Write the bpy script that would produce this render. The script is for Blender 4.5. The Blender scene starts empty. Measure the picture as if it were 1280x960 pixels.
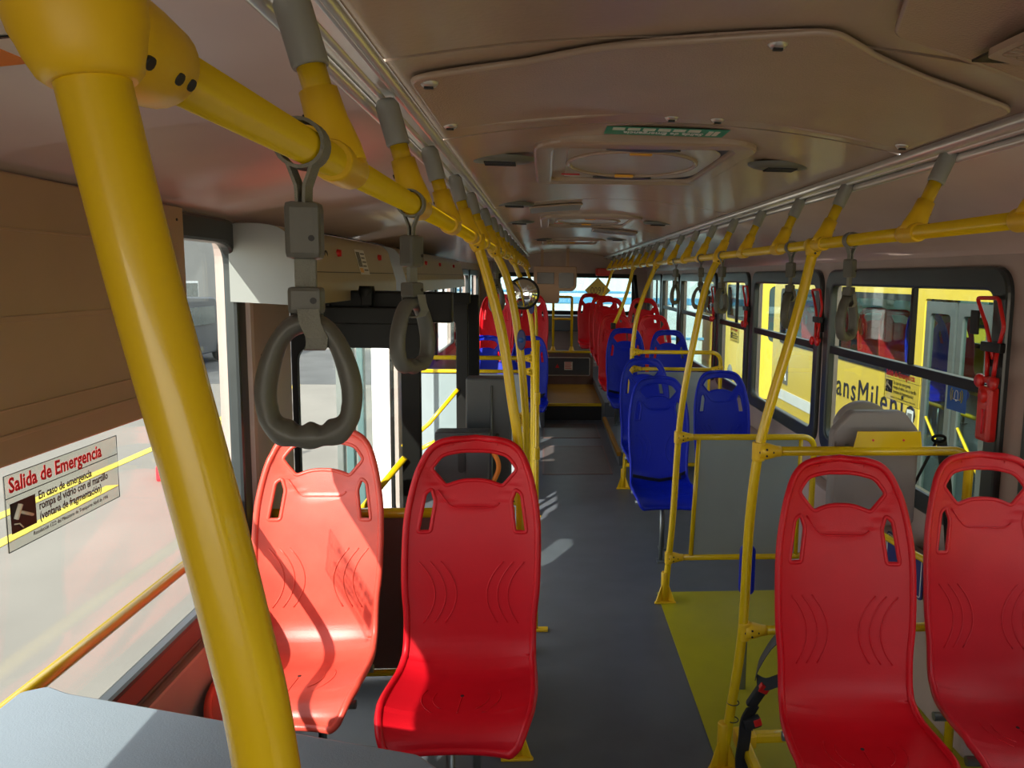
import bpy, bmesh, math, random
from mathutils import Vector, Matrix, Euler
random.seed(7)
PI = math.pi
sc = bpy.context.scene
col = sc.collection

# ------------------------------------------------------------------ materials
def mat(name, rgb, rough=0.5, metal=0.0, spec=0.5, var=0.06, vscale=6.0, bump=0.0, bscale=200.0, coat=0.0, emit=None, estr=0.0):
    m = bpy.data.materials.new(name); m.use_nodes = True
    nt = m.node_tree; b = nt.nodes['Principled BSDF']
    tc = nt.nodes.new('ShaderNodeTexCoord')
    n = nt.nodes.new('ShaderNodeTexNoise'); n.inputs['Scale'].default_value = vscale; n.inputs['Detail'].default_value = 4
    nt.links.new(tc.outputs['Object'], n.inputs['Vector'])
    r = nt.nodes.new('ShaderNodeValToRGB')
    c = Vector(rgb)
    r.color_ramp.elements[0].position = 0.3; r.color_ramp.elements[1].position = 0.7
    r.color_ramp.elements[0].color = (*[max(0, q*(1-var)) for q in c], 1)
    r.color_ramp.elements[1].color = (*[min(1, q*(1+var)) for q in c], 1)
    nt.links.new(n.outputs['Fac'], r.inputs['Fac']); nt.links.new(r.outputs['Color'], b.inputs['Base Color'])
    b.inputs['Roughness'].default_value = rough; b.inputs['Metallic'].default_value = metal
    b.inputs['Specular IOR Level'].default_value = spec
    b.inputs['Coat Weight'].default_value = coat
    if bump:
        n2 = nt.nodes.new('ShaderNodeTexNoise'); n2.inputs['Scale'].default_value = bscale; n2.inputs['Detail'].default_value = 3
        nt.links.new(tc.outputs['Object'], n2.inputs['Vector'])
        bp = nt.nodes.new('ShaderNodeBump'); bp.inputs['Strength'].default_value = bump; bp.inputs['Distance'].default_value = 0.002
        nt.links.new(n2.outputs['Fac'], bp.inputs['Height']); nt.links.new(bp.outputs['Normal'], b.inputs['Normal'])
    if emit:
        b.inputs['Emission Color'].default_value = (*emit, 1); b.inputs['Emission Strength'].default_value = estr
    return m

def glass_mat(name, tint=(0.93, 0.97, 0.96), refl=1.0):
    m = bpy.data.materials.new(name); m.use_nodes = True
    nt = m.node_tree; nt.nodes.clear()
    o = nt.nodes.new('ShaderNodeOutputMaterial'); mix = nt.nodes.new('ShaderNodeMixShader')
    t = nt.nodes.new('ShaderNodeBsdfTransparent'); t.inputs['Color'].default_value = (*tint, 1)
    g = nt.nodes.new('ShaderNodeBsdfGlossy'); g.inputs['Roughness'].default_value = 0.02
    lw = nt.nodes.new('ShaderNodeLayerWeight'); lw.inputs['Blend'].default_value = 0.5
    pw = nt.nodes.new('ShaderNodeMath'); pw.operation = 'POWER'; pw.inputs[1].default_value = 4.0
    f = nt.nodes.new('ShaderNodeMath'); f.operation = 'MULTIPLY_ADD'; f.inputs[1].default_value = 0.55; f.inputs[2].default_value = 0.03
    nt.links.new(lw.outputs['Facing'], pw.inputs[0]); nt.links.new(pw.outputs[0], f.inputs[0])
    mu = nt.nodes.new('ShaderNodeMath'); mu.operation = 'MULTIPLY'; mu.inputs[1].default_value = refl
    nt.links.new(f.outputs[0], mu.inputs[0]); nt.links.new(mu.outputs[0], mix.inputs[0])
    nt.links.new(t.outputs[0], mix.inputs[1]); nt.links.new(g.outputs[0], mix.inputs[2]); nt.links.new(mix.outputs[0], o.inputs[0])
    return m

M = {}
M['yellow'] = mat('yellow_paint', (0.74, 0.49, 0.004), 0.26, spec=0.5, coat=0.25, var=0.03)
M['yellow_plastic'] = mat('yellow_plastic', (0.80, 0.50, 0.008), 0.42, var=0.03)
M['grey_cover'] = mat('grey_sleeve', (0.27, 0.27, 0.245), 0.5)
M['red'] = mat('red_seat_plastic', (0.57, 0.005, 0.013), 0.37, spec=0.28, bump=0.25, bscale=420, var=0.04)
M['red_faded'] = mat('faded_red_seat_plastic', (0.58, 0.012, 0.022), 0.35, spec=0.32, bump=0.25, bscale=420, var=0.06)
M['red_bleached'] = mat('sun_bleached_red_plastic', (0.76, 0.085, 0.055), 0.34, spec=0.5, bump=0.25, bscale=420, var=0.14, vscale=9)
M['blue'] = mat('blue_seat_plastic', (0.002, 0.014, 0.42), 0.38, spec=0.28, bump=0.25, bscale=420, var=0.04)
M['steel'] = mat('grey_steel', (0.22, 0.24, 0.23), 0.35, metal=0.7)
M['ceil'] = mat('ceiling_moulding', (0.45, 0.335, 0.25), 0.25, spec=0.7, bump=0.25, bscale=90, var=0.03)
M['ceilpanel'] = mat('ceiling_panel_grained', (0.44, 0.31, 0.225), 0.27, spec=0.8, bump=0.8, bscale=260, var=0.04)
M['cove'] = mat('cove_laminate', (0.52, 0.38, 0.33), 0.20, spec=0.5, bump=0.12, bscale=30, var=0.04, vscale=3)
M['wall'] = mat('wall_laminate', (0.42, 0.32, 0.285), 0.35, bump=0.1, bscale=60)
M['alum'] = mat('aluminium_trim', (0.62, 0.60, 0.56), 0.3, metal=0.6)
M['rubber'] = mat('black_rubber', (0.008, 0.007, 0.007), 0.4, spec=0.25, var=0.2)
M['gasket'] = mat('grey_black_gasket', (0.03, 0.036, 0.038), 0.3, spec=0.5, var=0.2)
M['blackpaint'] = mat('black_paint', (0.006, 0.006, 0.005), 0.45, spec=0.2)
M['handle'] = mat('handle_plastic', (0.105, 0.105, 0.09), 0.42, bump=0.15, bscale=300)
M['webbing'] = mat('grey_webbing', (0.22, 0.22, 0.19), 0.8, bump=0.8, bscale=500)
M['floor'] = mat('floor_vinyl', (0.105, 0.115, 0.13), 0.38, spec=0.4, bump=0.15, bscale=500, var=0.10, vscale=5)
M['floor_dark'] = mat('floor_hatch_vinyl', (0.10, 0.085, 0.08), 0.42, bump=0.15, bscale=500, var=0.1)
M['floor_yellow'] = mat('yellow_vinyl', (0.40, 0.36, 0.008), 0.4, spec=0.4, bump=0.15, bscale=500, var=0.05)
M['step_orange'] = mat('step_tread_ochre', (0.30, 0.135, 0.012), 0.6, spec=0.2, var=0.08)
M['barrier'] = mat('barrier_panel_grey', (0.30, 0.34, 0.36), 0.4, var=0.03)
M['backrest_grey'] = mat('mauve_grey_padding', (0.26, 0.23, 0.235), 0.5, bump=0.2)
M['console'] = mat('console_blue_grey', (0.24, 0.28, 0.32), 0.36, bump=0.2, bscale=350, var=0.03)
M['valance'] = mat('beige_valance', (0.44, 0.29, 0.175), 0.33, var=0.03)
M['box'] = mat('overhead_box_beige', (0.46, 0.37, 0.215), 0.4, var=0.03)
M['vent'] = mat('vent_grey', (0.15, 0.15, 0.125), 0.45)
M['yard_shade'] = mat('painted_yard_shade', (0.09, 0.09, 0.088), 0.85, var=0.25, vscale=0.8)  # dark ground colour standing in for shadow on the yard
M['hatchwhite'] = mat('hatch_plastic', (0.50, 0.45, 0.40), 0.3)
M['boxend'] = mat('overhead_box_end_grey', (0.27, 0.275, 0.26), 0.4, var=0.03)
M['brown'] = mat('brown_panel', (0.16, 0.09, 0.075), 0.35)
M['dark'] = mat('dark_cavity', (0.012, 0.011, 0.010), 0.5)
M['darkgrey'] = mat('equipment_dark_grey', (0.055, 0.062, 0.07), 0.4)
M['redplastic'] = mat('emergency_red_plastic', (0.62, 0.012, 0.010), 0.28)
M['belt'] = mat('black_belt', (0.012, 0.013, 0.016), 0.6, bump=0.6, bscale=500)
M['white'] = mat('white_paint', (0.82, 0.83, 0.82), 0.4)
M['sticker'] = mat('sticker_film', (0.80, 0.76, 0.66), 0.4, var=0.02)
M['green'] = mat('green_sticker', (0.01, 0.30, 0.16), 0.4)
M['signblue'] = mat('sign_blue', (0.010, 0.10, 0.42), 0.4)
M['signnavy'] = mat('sign_navy', (0.010, 0.02, 0.16), 0.4)
M['ink'] = mat('black_ink', (0.012, 0.012, 0.014), 0.5)
M['redink'] = mat('red_ink', (0.70, 0.015, 0.03), 0.5)
M['orange'] = mat('orange_film', (0.85, 0.25, 0.03), 0.4)
M['signyellow'] = mat('sign_yellow', (0.72, 0.60, 0.16), 0.5)
M['screen'] = mat('display_screen', (0.035, 0.025, 0.022), 0.2)
M['concrete'] = mat('outdoor_concrete', (0.205, 0.187, 0.160), 0.85, var=0.10, vscale=0.7, bump=0.5, bscale=25)
M['kerb'] = mat('kerb_stone', (0.16, 0.15, 0.13), 0.85, var=0.2)
M['roadyellow'] = mat('road_marking_yellow', (0.62, 0.50, 0.08), 0.8, var=0.12)
M['buswhite'] = mat('pale_bus_body', (0.40, 0.50, 0.54), 0.3)
M['busblue'] = mat('bus_blue_stripe', (0.06, 0.22, 0.38), 0.4)
M['busyellow'] = mat('bus_body_yellow', (0.74, 0.52, 0.06), 0.3, var=0.02)
M['busdark'] = mat('bus_glass_tint', (0.04, 0.07, 0.075), 0.1, spec=0.8)
M['building'] = mat('pale_building', (0.30, 0.29, 0.265), 0.9, var=0.08, vscale=0.6)
M['teal'] = mat('teal_metal', (0.07, 0.13, 0.13), 0.35)
M['foliage'] = mat('tree_foliage', (0.05, 0.12, 0.04), 0.9, var=0.5, vscale=3)
M['skin'] = mat('skin', (0.45, 0.25, 0.17), 0.5)
M['shirt'] = mat('pink_shirt', (0.70, 0.16, 0.14), 0.8)
M['jeans'] = mat('dark_trousers', (0.03, 0.04, 0.08), 0.8)
M['mirror'] = mat('mirror_face', (0.85, 0.88, 0.86), 0.03, metal=1.0, var=0.0)
M['amber'] = mat('amber_plastic', (0.85, 0.42, 0.02), 0.3)
M['glass'] = glass_mat('window_glass', (0.93, 0.96, 0.95), 0.8)
M['glass_r'] = glass_mat('window_glass_greenish', (0.80, 0.88, 0.86), 0.7)
M['clear'] = glass_mat('clear_sticker_film', (0.86, 0.86, 0.82), 0.5)

# ------------------------------------------------------------------ mesh builder
def frames(pts, closed=False):
    n = len(pts); T = []
    for i in range(n):
        if closed: t = pts[(i+1) % n] - pts[(i-1) % n]
        else: t = pts[min(i+1, n-1)] - pts[max(i-1, 0)]
        T.append(t.normalized() if t.length > 1e-9 else Vector((0, 0, 1)))
    up = Vector((0, 0, 1)) if abs(T[0].z) < 0.9 else Vector((0, 1, 0))
    N = [(up - T[0]*up.dot(T[0])).normalized()]
    for i in range(1, n):
        v = N[-1] - T[i]*N[-1].dot(T[i])
        N.append(v.normalized() if v.length > 1e-6 else N[-1])
    return T, N

def cr(pts, n=6, closed=False):
    P = [Vector(p) for p in pts]; out = []; L = len(P)
    rng = range(L) if closed else range(L-1)
    for i in rng:
        if closed: a, b, c, d = P[(i-1) % L], P[i], P[(i+1) % L], P[(i+2) % L]
        else: a, b, c, d = P[max(i-1, 0)], P[i], P[i+1], P[min(i+2, L-1)]
        for k in range(n):
            t = k/n
            out.append(0.5*((2*b)+(c-a)*t+(2*a-5*b+4*c-d)*t*t+(3*b-a-3*c+d)*t**3))
    if not closed: out.append(P[-1])
    return out

def fillet(pts, r, n=6, closed=False):
    """polyline with rounded corners (2D or 3D)"""
    P = [Vector(p) for p in pts]; out = []; L = len(P)
    rr = r if isinstance(r, (list, tuple)) else [r]*L
    for i in range(L):
        if not closed and i in (0, L-1): out.append(P[i]); continue
        a, b, c = P[(i-1) % L], P[i], P[(i+1) % L]
        d1, d2 = (a-b), (c-b); q = min(rr[i], d1.length*0.49, d2.length*0.49)
        if q < 1e-5: out.append(b); continue
        s, e = b+d1.normalized()*q, b+d2.normalized()*q
        for k in range(n+1):
            t = k/n; out.append((1-t)**2*s+2*t*(1-t)*b+t*t*e)
    return out

class MB:
    def __init__(s): s.v = []; s.f = []; s.mi = []; s.sm = []
    def add(s, vs, fs, mi=0, smooth=True):
        o = len(s.v); s.v += [tuple(v) for v in vs]
        for f in fs: s.f.append([i+o for i in f]); s.mi.append(mi); s.sm.append(smooth)
        return s
    def box(s, a, b, mi=0, rot=None, bev=0.0):
        cx, cy, cz = [(a[i]+b[i])/2 for i in range(3)]; hx, hy, hz = [abs(b[i]-a[i])/2 for i in range(3)]
        bev = min(bev, hx*0.9, hy*0.9, hz*0.9)
        bm = bmesh.new(); bmesh.ops.create_cube(bm, size=2)
        for v in bm.verts: v.co = Vector((v.co.x*hx, v.co.y*hy, v.co.z*hz))
        if bev > 0: bmesh.ops.bevel(bm, geom=list(bm.edges), offset=bev, segments=2, affect='EDGES', profile=0.6)
        R = Euler(rot).to_matrix() if rot else Matrix.Identity(3)
        bm.verts.index_update()
        s.add([R @ v.co + Vector((cx, cy, cz)) for v in bm.verts], [[v.index for v in f.verts] for f in bm.faces], mi, False)
        bm.free(); return s
    def tube(s, pts, r, seg=12, closed=False, mi=0, caps=True, flat=1.0):
        P = [Vector(p) for p in pts]; T, N = frames(P, closed); n = len(P); vs = []; fs = []
        for i in range(n):
            rr = r[i] if isinstance(r, (list, tuple)) else r
            B = T[i].cross(N[i])
            for k in range(seg):
                a = 2*PI*k/seg; vs.append(P[i]+N[i]*math.cos(a)*rr+B*math.sin(a)*rr*flat)
        for i in range(n if closed else n-1):
            j = (i+1) % n
            for k in range(seg):
                fs.append([i*seg+k, i*seg+(k+1) % seg, j*seg+(k+1) % seg, j*seg+k])
        s.add(vs, fs, mi, True)
        if caps and not closed:
            o = len(s.v)-len(vs)
            s.f.append([o+k for k in reversed(range(seg))]); s.mi.append(mi); s.sm.append(False)
            s.f.append([o+(n-1)*seg+k for k in range(seg)]); s.mi.append(mi); s.sm.append(False)
        return s
    def sweep_rect(s, pts, w, t, normal, mi=0, closed=False):
        """flat strap: width w along 'normal' cross tangent, thickness t"""
        P = [Vector(p) for p in pts]; T, _ = frames(P, closed); vs = []; fs = []; n = len(P); side = Vector(normal).normalized()
        for i in range(n):
            B = T[i].cross(side).normalized()
            for a, b in ((-1, -1), (1, -1), (1, 1), (-1, 1)): vs.append(P[i]+side*a*w/2+B*b*t/2)
        for i in range(n if closed else n-1):
            j = (i+1) % n
            for k in range(4): fs.append([i*4+k, i*4+(k+1) % 4, j*4+(k+1) % 4, j*4+k])
        if not closed: fs += [[3, 2, 1, 0], [(n-1)*4+k for k in range(4)]]
        return s.add(vs, fs, mi, False)
    def lathe(s, prof, origin=(0, 0, 0), axis='Z', seg=20, mi=0):
        vs = []; fs = []; n = len(prof); O = Vector(origin)
        for (r, h) in prof:
            for k in range(seg):
                a = 2*PI*k/seg; x, y = r*math.cos(a), r*math.sin(a)
                vs.append(O+(Vector((x, y, h)) if axis == 'Z' else Vector((h, x, y)) if axis == 'X' else Vector((x, h, y))))
        for i in range(n-1):
            for k in range(seg): fs.append([i*seg+k, i*seg+(k+1) % seg, (i+1)*seg+(k+1) % seg, (i+1)*seg+k])
        return s.add(vs, fs, mi, True)
    def plate(s, outline, holes=(), t=0.01, fn=None, mi=0, bev=0.0):
        """2D outline (u,v) with holes, thickness t; fn maps (u,v,w)->xyz"""
        cu = bpy.data.curves.new('c', 'CURVE'); cu.dimensions = '2D'; cu.fill_mode = 'BOTH'; cu.extrude = max(t/2-bev, 0); cu.bevel_depth = bev; cu.bevel_resolution = 1
        for pl in [outline]+list(holes):
            sp = cu.splines.new('POLY'); sp.points.add(len(pl)-1); sp.use_cyclic_u = True
            for i, p in enumerate(pl): sp.points[i].co = (p[0], p[1], 0, 1)
        ob = bpy.data.objects.new('c', cu); me = bpy.data.meshes.new_from_object(ob)
        vs = [v.co.copy() for v in me.vertices]
        if fn: vs = [Vector(fn(v.x, v.y, v.z)) for v in vs]
        s.add(vs, [list(p.vertices) for p in me.polygons], mi, False)
        bpy.data.objects.remove(ob); bpy.data.curves.remove(cu); bpy.data.meshes.remove(me); return s
    def text(s, txt, size, fn, t=0.0012, mi=0, align='LEFT', sx=1.0, bold=0.0, space=1.0):
        cu = bpy.data.curves.new('t', 'FONT'); cu.body = txt; cu.size = size; cu.extrude = t/2; cu.align_x = align; cu.resolution_u = 2; cu.offset = bold; cu.space_character = space
        ob = bpy.data.objects.new('t', cu); me = bpy.data.meshes.new_from_object(ob)
        vs = [Vector(fn(v.co.x*sx, v.co.y, v.co.z)) for v in me.vertices]
        s.add(vs, [list(p.vertices) for p in me.polygons], mi, False)
        bpy.data.objects.remove(ob); bpy.data.curves.remove(cu); bpy.data.meshes.remove(me); return s
    def mesh(s, name):
        me = bpy.data.meshes.new(name); me.from_pydata(s.v, [], s.f)
        me.polygons.foreach_set('material_index', s.mi); me.polygons.foreach_set('use_smooth', s.sm)
        bm = bmesh.new(); bm.from_mesh(me); bmesh.ops.recalc_face_normals(bm, faces=bm.faces); bm.to_mesh(me); bm.free()
        me.update(); return me
    def build(s, name, mats, parent=None, label=None, loc=None):
        me = s.mesh(name)
        for m in (mats if isinstance(mats, (list, tuple)) else [mats]): me.materials.append(M[m] if isinstance(m, str) else m)
        o = bpy.data.objects.new(name, me); col.objects.link(o)
        if parent: o.parent = parent
        if loc: o.location = loc
        if label: o['label'] = label
        return o

def E_(name, label, cat, loc=(0, 0, 0), group=None, rz=0.0, kind=None):
    o = bpy.data.objects.new(name, None); o.empty_display_size = 0.05; col.objects.link(o); o.location = loc; o.rotation_euler = (0, 0, rz)
    return tag(o, label, cat, group, kind)
def tag(o, label=None, cat=None, group=None, kind=None):
    if label: o['label'] = label
    if cat: o['category'] = cat
    if group: o['group'] = group
    if kind: o['kind'] = kind
    return o
def structure(o, label=None):
    o['kind'] = 'structure'
    if label: o['label'] = label
    return o
def copy_tree(o, parent=None):
    c = o.copy(); col.objects.link(c); c.parent = parent
    for ch in list(o.children): copy_tree(ch, c)
    return c
def rrect(x0, y0, x1, y1, r, n=6):
    return [tuple(p) for p in fillet([Vector((x0, y0)), Vector((x1, y0)), Vector((x1, y1)), Vector((x0, y1))], r, n, True)]
def P2(pts): return [tuple(p) for p in pts]

# ------------------------------------------------------------------ camera (measured from the photograph)
cam = bpy.data.cameras.new('camera'); co = bpy.data.objects.new('camera', cam); col.objects.link(co); sc.camera = co
cam.sensor_fit = 'HORIZONTAL'; cam.sensor_width = 36; cam.lens = 950/1280*36; cam.shift_x = -120/1280; cam.shift_y = -20/1280
cam.clip_start = 0.02; cam.clip_end = 300
Rv = Vector((0.99654299, -0.08125088, 0.01733105)); Uv = Vector((-0.00758549, 0.11875129, 0.99289506)); Wv = Vector((0.08273168, 0.98959407, -0.11772444))
mm = Matrix((Rv, Uv, -Wv)).transposed().to_4x4(); mm.translation = Vector((0, 0, 1.75)); co.matrix_world = mm

# ------------------------------------------------------------------ bus shell dimensions
XL, XR, XC = -1.05, 1.65, 0.34
Y0, Y1 = -1.6, 12.4
def zc(x): return 2.155-0.062*((x-0.34)/0.61)**2
KC = 0.875
CLx, CLz, CRx, CRz = -0.27, 2.09, 0.95, 2.09     # edges of the centre ceiling
# ================================================================== SETTING
# floor
structure(MB().box((XL, Y0, -0.06), (XR, Y1, 0.0)).build('floor', 'floor'), 'dark blue grey vinyl floor of the bus')
mb = MB().box((0.636, 2.45, 0.0), (1.62, 4.05, 0.004), bev=0.001)
tag(mb.build('floor_panel', 'floor_yellow'), 'yellow vinyl floor panel of the wheelchair bay beside the aisle', 'floor panel')
# hatches let into the aisle floor
def hatch_floor(y0, y1, x0, x1, lab):
    o = E_('floor_hatch', lab, 'floor hatch', ((x0+x1)/2, (y0+y1)/2, 0), 'floor hatches in the rear aisle')
    cx, cy = (x0+x1)/2, (y0+y1)/2
    MB().box((x0-cx, y0-cy, 0), (x1-cx, y1-cy, 0.004)).build('lid', 'floor_dark', o)
    MB().plate([(x0-cx-0.015, y0-cy-0.02), (x1-cx+0.015, y0-cy-0.02), (x1-cx+0.015, y1-cy+0.02), (x0-cx-0.015, y1-cy+0.02)],
               [[(x0-cx, y0-cy), (x1-cx, y0-cy), (x1-cx, y1-cy), (x0-cx, y1-cy)]], 0.006, lambda u, v, w: (u, v, w+0.003)).build('edge_strip', 'brown', o)
hatch_floor(6.65, 7.75, 0.0, 0.60, 'larger brown hatch let into the aisle floor, nearer of the two')
hatch_floor(8.2, 8.95, 0.0, 0.60, 'smaller brown hatch in the aisle floor just before the rear step')

# podium under the rear right and rear left seats
structure(MB().box((0.70, 6.95, 0), (XR, 8.75, 0.13)).box((0.70, 8.75, 0), (XR, Y1, 0.30)).build('floor_2', 'floor'), 'raised floor under the right hand rear seats')
structure(MB().box((XL, 8.75, 0), (0.0, Y1, 0.30)).build('floor_3', 'floor'), 'raised floor under the left hand rear seats')
tag(MB().box((0.675, 6.9, 0.10), (0.715, 8.7, 0.145), bev=0.008).build('step_nosing', 'step_orange'), 'ochre nosing strip along the edge of the right hand podium', 'nosing strip')
# rear step and engine box
t = E_('rear_step', 'low ochre step across the end of the aisle', 'step', (0.34, 9.25, 0))
MB().box((-0.34, 0, 0), (0.36, 1.74, 0.19)).build('riser', 'dark', t)
MB().box((-0.34, -0.015, 0.19), (0.36, 1.70, 0.205), bev=0.004).build('tread', 'step_orange', t)
MB().box((-0.34, -0.03, 0.175), (0.36, 0.0, 0.212), bev=0.006).build('nosing', 'yellow', t)
t = E_('engine_cover', 'dark engine box with grey front at the back of the aisle', 'engine cover', (0.34, 11.0, 0))
MB().box((-0.34, 0, 0), (0.36, 0.25, 0.66)).build('casing', 'brown', t)
MB().box((-0.30, -0.012, 0.34), (0.30, 0.0, 0.58), bev=0.004).build('access_panel', 'darkgrey', t)
MB().tube(fillet([(-0.31, -0.018, 0.33), (-0.31, -0.018, 0.59), (0.31, -0.018, 0.59), (0.31, -0.018, 0.33)], 0.02, 4, True), 0.007, 6, True).build('panel_trim', 'alum', t)
mb = MB().box((-0.06, -0.016, 0.41), (0.06, -0.012, 0.53)); mb.build('warning_label', 'sticker', t)
mb = MB(); 
for k in range(5): mb.box((-0.05, -0.018, 0.515-k*0.022), (0.045-0.01*(k % 2), -0.0165, 0.52-k*0.022+0.004))
mb.build('label_print', 'redink', t)
MB().plate([(-0.19, 0.44), (-0.13, 0.44), (-0.16, 0.50)], (), 0.004, lambda u, v, w: (u, -0.014+w, v)).build('red_triangle', 'redink', t)
MB().box((-0.34, -0.03, 0.66), (0.36, 0.02, 0.69), bev=0.008).build('nosing', 'yellow', t)
MB().box((-0.34, 0.02, 0.66), (0.36, 0.25, 0.675)).build('lid', 'floor_dark', t)

# ---- walls with window openings
def wall(name, x, th, y0, y1, z0, z1, holes, mt, lab):
    outl = [(y0, z0), (y1, z0), (y1, z1), (y0, z1)]
    return structure(MB().plate(outl, holes, th, lambda u, v, w: (x+w, u, v)).build(name, mt), lab)
WINL = [(0.25, 0.68, 2.68, 1.885), (5.75, 0.95, 7.15, 1.80), (7.35, 0.95, 8.75, 1.80), (8.95, 0.95, 10.35, 1.80), (10.55, 0.95, 11.9, 1.80)]
s_ = XR/1.57
def yr(y): return y*s_
WINR = [(-1.3, 0.80, 0.75, 1.785), (0.95, 0.80, 2.40, 1.785), (2.60, 0.80, 4.30, 1.785), (4.44, 0.80, 5.91, 1.785), (6.07, 0.80, 7.10, 1.785), (7.25, 0.80, 9.15, 1.785), (9.3, 0.80, 10.6, 1.785), (10.75, 0.80, 12.1, 1.785)]
door_hole = [(3.12, 0.02), (5.50, 0.02), (5.50, 1.80), (3.12, 1.80)]
def wr(w, r=0.11): return rrect(w[0], w[1], w[2], w[3], r, 8)
wall('wall_left', XL-0.03, 0.06, Y0, Y1, -0.06, 2.02, [wr(w) for w in WINL]+[door_hole], 'wall', 'left side wall of the bus with large windows and a doorway')
wall('wall_right', XR+0.03, 0.06, Y0, Y1, -0.06, 2.02, [wr(w, 0.09) for w in WINR], 'wall', 'right side wall of the bus with a row of windows')
# lower ledges along walls
structure(MB().box((XR-0.10, 2.5, 0.0), (XR, 6.9, 0.60), bev=0.02).build('baseboard_right', 'wall'), 'ledge along the foot of the right wall')
structure(MB().box((XL, -1.5, 0.0), (XL+0.03, 2.9, 0.62), bev=0.01).build('baseboard_left', 'wall'), 'ledge along the foot of the left wall')
# rear wall with rear window
RW = rrect(-0.75, 1.19, 1.42, 1.765, 0.08)
structure(MB().plate([(XL, -0.06), (XR, -0.06), (XR, 2.25), (XL, 2.25)], [RW], 0.06, lambda u, v, w: (u, Y1+0.03+w, v)).build('wall_back', 'wall'), 'rear wall of the bus')
w = E_('window_14', 'wide rear window of the bus', None, (0, 0, 0)); w['kind'] = 'structure'
MB().plate(rrect(-0.80, 1.14, 1.47, 1.815, 0.10), [rrect(-0.73, 1.21, 1.40, 1.745, 0.08)], 0.03, lambda u, v, w_: (u, Y1-0.012+w_, v)).build('gasket', 'rubber', w)
MB().plate(RW, (), 0.004, lambda u, v, w_: (u, Y1+0.03+w_, v)).build('pane', 'glass_r', w)
structure(MB().box((XL, Y1-0.45, 0.9), (XR, Y1, 1.15), bev=0.02).build('trim_3', 'darkgrey'), 'dark shelf below the rear window')
# wall behind the camera
structure(MB().plate([(XL, -0.06), (XR, -0.06), (XR, 2.25), (XL, 2.25)], [rrect(-0.9, 0.9, 1.5, 1.9, 0.1)], 0.06, lambda u, v, w: (u, Y0-0.03+w, v)).build('wall_front', 'wall'), 'bulkhead behind the viewer')

# ---- windows
def window(n, side, rect, r, split=None, midz=None, tint='glass'):
    x = XL if side < 0 else XR
    o = bpy.data.objects.new('window_%d' % n, None); col.objects.link(o); structure(o, None)
    o.location = (x, (rect[0]+rect[2])/2, rect[1]); yc, z0 = o.location.y, rect[1]
    R0 = (rect[0]-yc, 0, rect[2]-yc, rect[3]-z0)
    e = 0.022; g = 0.035 if side < 0 else 0.045
    fn = lambda u, v, w_: (w_-side*0.004, u, v)
    MB().plate(rrect(R0[0]-e, R0[1]-e, R0[2]+e, R0[3]+e, r+e, 8), [rrect(R0[0]+g, R0[1]+g, R0[2]-g, R0[3]-g, max(r-g*0.4, 0.03), 8)], 0.045, fn, bev=0.012).build('gasket', 'gasket', o)
    MB().plate(rrect(*R0, r, 8), (), 0.005, lambda u, v, w_: (w_+side*0.03, u, v)).build('pane', tint, o)
    if midz:
        MB().box((-0.02+side*0.005, R0[0]+0.01, midz-z0-0.022), (0.02+side*0.005, R0[2]-0.01, midz-z0+0.022), bev=0.004).build('mid_bar', 'rubber', o)
        if split is not None:
            MB().box((-0.012+side*0.008, split-yc-0.011, midz-z0), (0.012+side*0.008, split-yc+0.011, R0[3]-0.03), bev=0.002).build('sash_bar', 'rubber', o)
    return o
k = 1
for i, rc in enumerate(WINL):
    o = window(k, -1, rc, 0.11, *((None, None) if i == 0 else ((rc[0]+rc[2])/2, 1.42))); k += 1
    o['label'] = ('large left hand window in front of the seats' if i == 0 else 'left side window beyond the doorway')
for i, rc in enumerate(WINR):
    o = window(k, 1, rc, 0.09, rc[0]+0.42*(rc[2]-rc[0]), 1.362, 'glass_r'); k += 1
    o['label'] = 'sliding window in the right wall'

# ---- ceiling : centre moulding as sections with arched seams, coves both sides
def strip(y0, y1, xs, zf, th=0.02, yf0=None, yf1=None):
    vs = []; n = len(xs)
    for (dz) in (0, th):
        for x in xs:
            vs.append((x, y0+(yf0(x) if yf0 else 0), zf(x)+dz)); vs.append((x, y1+(yf1(x) if yf1 else 0), zf(x)+dz))
    fs = []
    for i in range(n-1):
        a = 2*i; fs.append([a, a+1, a+3, a+2]); b = a+2*n; fs.append([b, b+2, b+3, b+1])
        fs.append([a, a+2, b+2, b]); fs.append([a+1, b+1, b+3, a+3])
    fs += [[0, 2*n, 2*n+1, 1], [2*n-2, 2*n-1, 4*n-1, 4*n-2]]
    return vs, fs
xs = [CLx+(CRx-CLx)*i/24 for i in range(25)]
seams = [Y0, 0.76, 1.31, 2.03, 3.98, 6.12, 8.14, Y1]
mb = MB()
for a, b in zip(seams[:-1], seams[1:]):
    vs, fs = strip(a+0.007, b-0.007, xs, zc, 0.025); mb.add(vs, fs, 0, False)
mb.add(*strip(Y0, Y1, xs, lambda x: zc(x)+0.02, 0.02), 1, False)
structure(mb.build('ceiling', ['ceil', 'dark']), 'arched beige centre ceiling of the bus with seams')
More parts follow.
